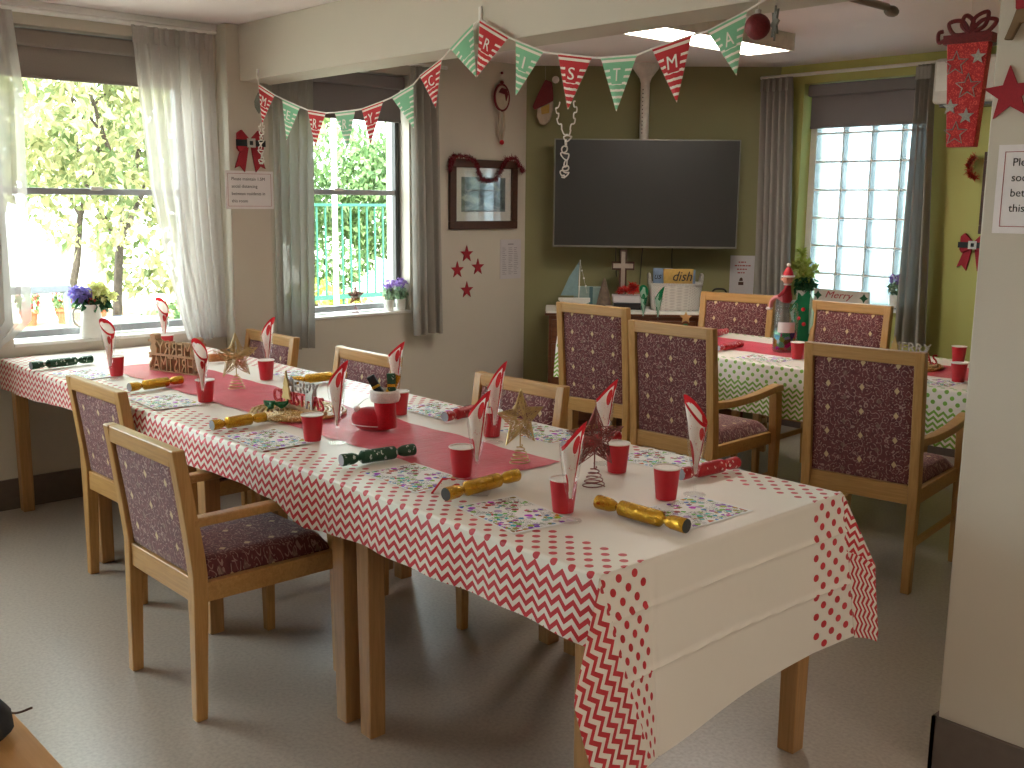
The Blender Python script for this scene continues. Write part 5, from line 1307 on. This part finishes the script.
m = MB(); m.lathe([(.04, 0), (.04, .012), (.012, .014), (.012, .03)], 14); m.build('stand', M['black'], t)
t = on_cab('media_box', 'black media box on the sideboard under the cross', 'electronics', .70, .28)
m = MB(); m.box(-.1, .1, -.07, .07, .004, .045); m.build('casing', M['black'], t, bevel=.004)
m = MB(); m.box(-.085, .085, -.06, .06, 0, .004); m.build('feet', M['black'], t)
t = thing('white_box', 'pale flat box lying on the black media box', 'box', (*DG(.70, .28), CT + .0455), R(45))
m = MB(); m.box(-.105, .105, -.06, .06, 0, .045); m.build('box_body', M['lavender_paper'], t, bevel=.003); m = MB(); m.box(-.107, .107, -.062, .062, .032, .047); m.build('lid', M['lavender_paper'], t, bevel=.002)
t = thing('standing_cross', 'dark wooden cross with pale inlay under the television', 'cross', (*DG(.665, .17), CT), R(45))
m = MB(); m.box(-.024, .024, -.012, .012, .0, .385); m.box(-.075, -.024, -.012, .012, .25, .305); m.box(.024, .075, -.012, .012, .25, .305); m.build('cross_body', M['dark_frame'], t, bevel=.002)
m = MB(); m.box(-.013, .013, -.0145, -.0125, .02, .372); m.box(-.066, -.0135, -.0145, -.0125, .262, .293); m.box(.0135, .066, -.0145, -.0125, .262, .293); m.build('inlay', M['cross_wood'], t)
x, y = DG(.70, .30)
tinsel('bright red tinsel on the pale box in front of the cross', [(-.09, .0, .012), (-.04, .01, .03), (.02, .0, .02), (.06, .0, .045), (.03, -.01, .06), (.08, .01, .02)], 'tinsel_red', .03, 700, 4, (x, y, CT + .1), None, .003)
t = on_cab('wicker_basket', 'white woven basket holding cushions on the sideboard', 'basket', 1.005, .27)
m = MB(); W_, D_ = .165, .105
def ring(q, off=0):
    out = []
    for k in range(40):
        a = 2 * math.pi * k / 40; c_, s_ = math.cos(a), math.sin(a); e = .45
        sc_ = .93 + .09 * q
        out.append((math.copysign(abs(c_) ** e, c_) * (W_ - off) * sc_, math.copysign(abs(s_) ** e, s_) * (D_ - off) * sc_))
    return out
def shell(s, q):
    k = int(round(s * 40)) % 40; p = ring(q)[k]; return (p[0], p[1], .003 + .165 * q)
m.grid(shell, 40, 12, lambda s, q: (s * .9, q * .165)); m.add([(a, b, .004) for a, b in ring(0)], [tuple(range(40))]); m.build('basket_wall', M['wicker'], t, smooth=True, solid=.008)
m = MB(); m.tube([(a, b, .17) for a, b in ring(1)], .009, 7, closed=True); m.build('rim', M['wicker'], t, smooth=True)
for s in (-1, 1):
    m = MB(); m.tube(bez([(s * .166, -.05, .165), (s * .172, -.04, .225), (s * .172, .04, .225), (s * .166, .05, .165)], 6), .009, 7); m.build('handle', M['wicker'], t, smooth=True)
def cushion(label, u, d, z, w, h, mat, txt, rz, lean, tw):
    x, y = DG(u, d); t = thing('cushion', label, 'cushion', (x, y, z), 0, 'cushions in the white basket', (R(lean), 0, R(45) + rz))
    m = MB()
    for sd in (-1, 1):
        def fn(s, q):
            e = max(0, math.sin(math.pi * s)) ** .5 * max(0, math.sin(math.pi * q)) ** .5
            return ((s - .5) * w * (1 - .05 * math.sin(math.pi * q)), sd * .033 * e, q * h)
        m.grid(fn, 14, 12)
    m.build('cushion_cover', M[mat], t, smooth=True)
    if txt: text_fit('lettering', txt, tw[0], tw[1], .004, M['ink'], t, (tw[2], -.0345, tw[3]), shear=.3)
cushion('pale blue cushion reading us, at the left in the white basket', .922, .245, CT + .07, .13, .20, 'cushion_blue', 'us', R(-8), -8, (.045, .028, -.028, .125))
cushion('ochre cushion reading dish in the white basket', 1.02, .315, CT + .045, .20, .225, 'cushion_ochre', 'dish', 0, -6, (.125, .062, .025, .145))
cushion('blue cushion at the right in the white basket', 1.10, .235, CT + .06, .10, .20, 'cushion_blue', None, R(10), -8, None)
t = on_cab('black_bag', 'black rounded bag on the sideboard behind the armchair', 'bag', 1.30, .25)
m = MB(); m.lathe([(.1, 0), (.115, .02), (.112, .07), (.085, .105), (.03, .115), (1e-6, .116)], 20, sy=.75); m.build('bag_body', M['black'], t, smooth=True)
m = MB(); m.tube(bez([(-.05, 0, .105), (-.03, 0, .135), (.03, 0, .135), (.05, 0, .105)], 5), .006, 6); m.build('handle', M['black'], t, smooth=True)
t = thing('paper_notice', 'white notice with four short lines and a small dark emblem beside the grey curtain', 'notice', (*DG(1.405, .0), 1.15), R(45))
m = MB(); m.box(0, .165, -.0025, -.0005, -.285, 0); m.build('sheet', M['lavender_paper'], t)
m = MB(); r = random.Random(8)
for i, wd in enumerate((.045, .095, .062, .052)):
    x0_ = .078 - wd / 2
    while x0_ < .078 + wd / 2: dw = r.uniform(.008, .02); m.box(x0_, x0_ + dw, -.0034, -.0026, -.048 - i * .024, -.040 - i * .024); x0_ += dw + .005
m.build('small_print', M['ink_red'], t)
m = MB(); m.box(.06, .095, -.0034, -.0026, -.20, -.178); m.prism([(.064, -.172), (.09, -.172), (.088, -.155), (.08, -.148), (.07, -.152)], -.0034, -.0026, lambda a, b, d: (a, d, b)); m.build('emblem', M['dark_frame'], t)
for i, (u, z1) in enumerate(((.62, 1.0), (.80, .95), (1.0, 1.0))):
    m = MB(); m.tube(bez([(u + .02, -.1, 1.34), (u, -.06, 1.18), (u + .01 * (-1) ** i, -.045, z1)], 6), .003, 5)
    o = m.build('power_cord', M['black'], None, RT, (0, 0, R(45)), smooth=True); tag(o, 'thin black cord hanging below the television, %s of three' % ('leftmost', 'middle', 'rightmost')[i], 'cord', 'cords below the television')

# ------------------------------------------------------------------ things on the green table
t = thing('candy_jar', 'clear jar of wrapped candy with a white label on the green table', 'jar', (-3.03, 4.755, ZG))
m = MB(); m.lathe([(.058, 0), (.064, .01), (.065, .19), (.061, .212), (.055, .22), (.055, .228), (.052, .228), (.052, .218), (.058, .21), (.062, .188), (.061, .012), (1e-6, .008)], 28); m.build('glass_wall', M['clear'], t, smooth=True)
m = MB(); m.lathe([(.0585, .228), (.0585, .25), (.055, .256), (1e-6, .257)], 24); m.build('lid', M['clear'], t, smooth=True)
m = MB()
for k in range(14):
    for j in range(2):
        pass
def lab(s, q): a = R(-95) + R(85) * s; return (.0648 * math.cos(a), .0648 * math.sin(a), .105 + .055 * q)
m.grid(lab, 14, 4); m.build('paper_label', M['paper'], t, smooth=True)
m = MB(); m.lathe([(.056, .013), (.059, .03), (.059, .11), (.05, .125), (1e-6, .13)], 20, (-3.03, 4.755, ZG)); o = m.build('wrapped_candy', M['candy'], None, smooth=True); tag(o, 'mixed colourful wrapped candy filling the clear jar', 'candy'); o['kind'] = 'stuff'
# elf doll sitting on the jar
t = thing('elf_doll', 'felt elf doll in a red suit and hat sitting on the candy jar', 'doll', (-3.03, 4.755, ZG + .2585), R(-70))
vs = []
m = MB(); m.lathe([(.026, 0), (.034, .012), (.03, .04), (.024, .07), (.02, .088), (.009, .095), (.008, .1)], 16, sy=.8); m.build('body', M['red_felt'], t, smooth=True)
m = MB(); m.ball((0, -.002, .124), .029, .028, .031, 18); m.ball((.0, -.031, .12), .006); m.ball((-.029, 0, .122), .007, .004, .010); m.ball((.029, 0, .122), .007, .004, .010); h = m.build('head', M['skin'], t, smooth=True)
m = MB(); m.ball((-.010, -.0265, .130), .0035); m.ball((.010, -.0265, .130), .0035); m.box(-.008, .008, -.0285, -.0255, .107, .109); m.build('face_features', M['ink'], h)
m = MB(); m.lathe([(.0295, .136), (.027, .152), (.018, .172), (.005, .188)], 16); m.build('hat', M['cup_red'], t, smooth=True)
m = MB(); m.tube([(.030 * math.cos(a * math.pi / 8), .030 * math.sin(a * math.pi / 8), .137) for a in range(16)], .0055, 6, closed=True); m.ball((0, 0, .195), .011); m.build('hat_trim', M['fur'], t, smooth=True)
m = MB(); m.tube([(.02 * math.cos(a * math.pi / 8), .017 * math.sin(a * math.pi / 8), .095) for a in range(16)], .005, 6, closed=True); m.build('collar', M['fur'], t, smooth=True)
for s in (-1, 1):
    m = MB(); m.tube(bez([(s * .022, 0, .085), (s * .038, -.01, .06), (s * .025, -.035, .035), (s * .006, -.042, .03)], 5), [.010 - .0002 * i for i in range(16)], 8); a = m.build('arm', M['red_felt'], t, smooth=True)
    m = MB(); m.ball((s * .004, -.044, .029), .0075); m.build('mitten', M['fur'], a, smooth=True)
    m = MB(); m.tube(bez([(s * .015, -.015, .012), (s * .018, -.05, .028), (s * .014, -.078, .005), (s * .014, -.082, -.03)], 5), [.011 - .00025 * i for i in range(16)], 8); a = m.build('leg', M['pink'], t, smooth=True)
    m = MB(); m.ball((s * .014, -.09, -.036), .008, .016, .008); m.build('shoe', M['fur'], a, smooth=True)
t = thing('star_ornament', 'pale wooden star on a green base at the back of the green table', 'ornament', (-3.93, 5.07, ZG), R(35))
m = MB(); m.lathe([(.016, 0), (.018, .03), (.01, .04)], 12); m.build('base', M['leaf_dark'], t, smooth=True)
m = MB(); m.prism([(a, b + .078) for a, b in star_poly(.04, .45)], -.006, .006, lambda a, b, d: (a, d, b)); m.build('star', M['wire_gold'], t, bevel=.002)

# ------------------------------------------------------------------ window sills
def clump(name, mat, parent, blobs, n, size, seed): return leaves(name, mat, parent, blobs, n, size, seed)
t = thing('flower_jug', 'white jug of purple and yellow flowers on the left window sill', 'jug', (-5.27, 1.985, .805))
m = MB(); m.lathe([(.052, 0), (.055, .01), (.050, .06), (.043, .12), (.041, .14), (.047, .165), (.044, .165), (.037, .14), (.035, .1)], 24, sy=1.1); m.build('jug_body', M['ceramic'], t, smooth=True)
m = MB(); m.tube(bez([(0, -.044, .145), (0, -.085, .14), (0, -.085, .08), (0, -.052, .05)], 6), .006, 7); m.build('handle', M['ceramic'], t, smooth=True)
clump('purple_flowers', M['petal_purple'], t, [(0, -.055, .225, .04), (.01, -.03, .22, .03)], 260, .028, 61); clump('yellow_flowers', M['petal_yellow'], t, [(0, .045, .23, .045), (.01, .085, .21, .03), (0, .02, .25, .03)], 320, .03, 62)
clump('foliage', M['leaf_dark'], t, [(0, 0, .185, .045), (0, .05, .18, .035)], 150, .045, 63); clump('red_flowers', M['petal_red'], t, [(.03, -.005, .19, .012)], 30, .018, 64)
def sillpot(label, x, y, z, seed, group, hh=.07, r=.034):
    t = thing('lavender_pot', label, 'potted plant', (x, y, z), 0, group)
    m = MB(); m.lathe([(r * .85, 0), (r, hh), (r * .92, hh), (r * .8, hh * .7)], 20); m.build('pot', M['ceramic'], t, smooth=True)
    clump('foliage', M['leaf_sage'], t, [(0, 0, hh + .045, .036)], 150, .028, seed); clump('lavender_flowers', M['petal_mauve'], t, [(0, .0, hh + .10, .034)], 90, .022, seed + 1)
    return t
sillpot('small white lavender pot on the middle window sill, left of two', -5.285, 3.833, .819, 71, 'lavender pots on the window sills')
sillpot('small white lavender pot on the middle window sill, right of two', -5.285, 3.925, .819, 73, 'lavender pots on the window sills')
sillpot('small lavender pot at the right end of the glass brick sill', -3.17, 6.19, .865, 75, 'lavender pots on the window sills', .08)
t = thing('potted_plant', 'potted plant with lime fronds over dark leaves left of the glass bricks', 'potted plant', (-3.805, 6.165, .864))
m = MB(); m.lathe([(.04, 0), (.05, .07), (.046, .07), (.04, .05)], 18); m.build('pot', M['ceramic'], t, smooth=True)
clump('foliage', M['leaf_dark'], t, [(0, 0, .10, .05), (.03, 0, .12, .045)], 300, .035, 81)
m = MB(); r = random.Random(82)
for (ex, ez) in ((-.02, .33), (.03, .25), (.09, .22), (-.05, .24)):
    P = bez([(0, 0, .1), (ex * .4, -.01, ez * .65), (ex, -.02, ez)], 7)
    for p in P[4:]:
        for _ in range(9):
            d = Vector((r.uniform(-1, 1), r.uniform(-.6, .6), r.uniform(-.4, 1))).normalized() * .045; b = d.orthogonal().normalized() * .008
            m.add([p, p + d * .5 + b, p + d, p + d * .5 - b], [(0, 1, 2, 3)])
    m.tube(P, .0025, 5)
m.build('frond', M['leaf_lime'], t, fix=False)
t = thing('merry_plank', 'whitewashed plank reading Merry with holly corners on the glass brick sill', 'sign', (-3.535, 6.185, .864))
m = MB(); m.box(-.195, .195, -.011, .011, 0, .085); m.build('plank', M['stone'], t, bevel=.002)
text_fit('lettering', 'Merry', .20, .058, .002, M['ink_red'], t, (-.01, -.0125, .018), shear=.35)
for s in (-1, 1):
    m = MB(); m.prism([(s * (.165 + a), .045 + b) for a, b in star_poly(.03, .55, 4)], -.014, -.0115, lambda a, b, d: (a, d, b)); m.build('holly_sprig', M['leaf_dark'], t)

# ------------------------------------------------------------------ air conditioner, ceiling fitting, things on the bare table
t = thing('air_conditioner', 'white wall air conditioner, its end showing left of the hanging gift', 'air conditioner', (-2.905, YB, 2.05))
m = MB(); m.box(0, .8, -.21, -.001, .02, .27); m.build('casing', M['lamp_white'], t, bevel=.02, seg=3)
m = MB(); m.box(.03, .77, -.17, -.03, .005, .02); m.build('air_outlet', M['dark_alu'], t)
m = MB(); m.box(.02, .78, -.214, -.211, .09, .25); m.build('front_panel', M['white'], t, bevel=.001)
t = thing('ceiling_fitting', 'grey tubular fitting under the ceiling at the top edge of the view', 'fitting', (-2.37, 3.95, 2.34), R(0))
m = MB(); m.tube([(0, -.4, .0), (0, .42, .0)], .016, 12); m.build('tube', M['blind'], t, smooth=True)
m = MB(); m.ball((0, .46, -.012), .026, .05, .024); m.build('end_cap', M['blind'], t, smooth=True)
m = MB(); m.box(-.015, .015, -.02, .02, .0, .049); m.build('ceiling_clip', M['blind'], t)
t = thing('pouch', 'dark grey rounded pouch with a thin brown cord on the bare table corner', 'pouch', (-1.53, .375, .7405), R(20))
m = MB(); m.lathe([(1e-6, 0), (.04, .001), (.052, .015), (.05, .035), (.036, .052), (1e-6, .058)], 20, sx=1.25, sy=.85); m.build('pouch_body', M['black_felt'], t, smooth=True)
m = MB(); m.tube([(.035 * math.cos(a * math.pi / 10) - .02, .02 * math.sin(a * math.pi / 10), .056) for a in range(20)], .004, 6, closed=True); m.build('pale_rim', M['teal'], t, smooth=True)
m = MB(); m.tube(bez([(-.05, .035, .03), (-.03, .06, .02), (.01, .055, .012), (.035, .07, .02)], 6), .0018, 5); m.build('cord', M['dark_frame'], t, smooth=True)
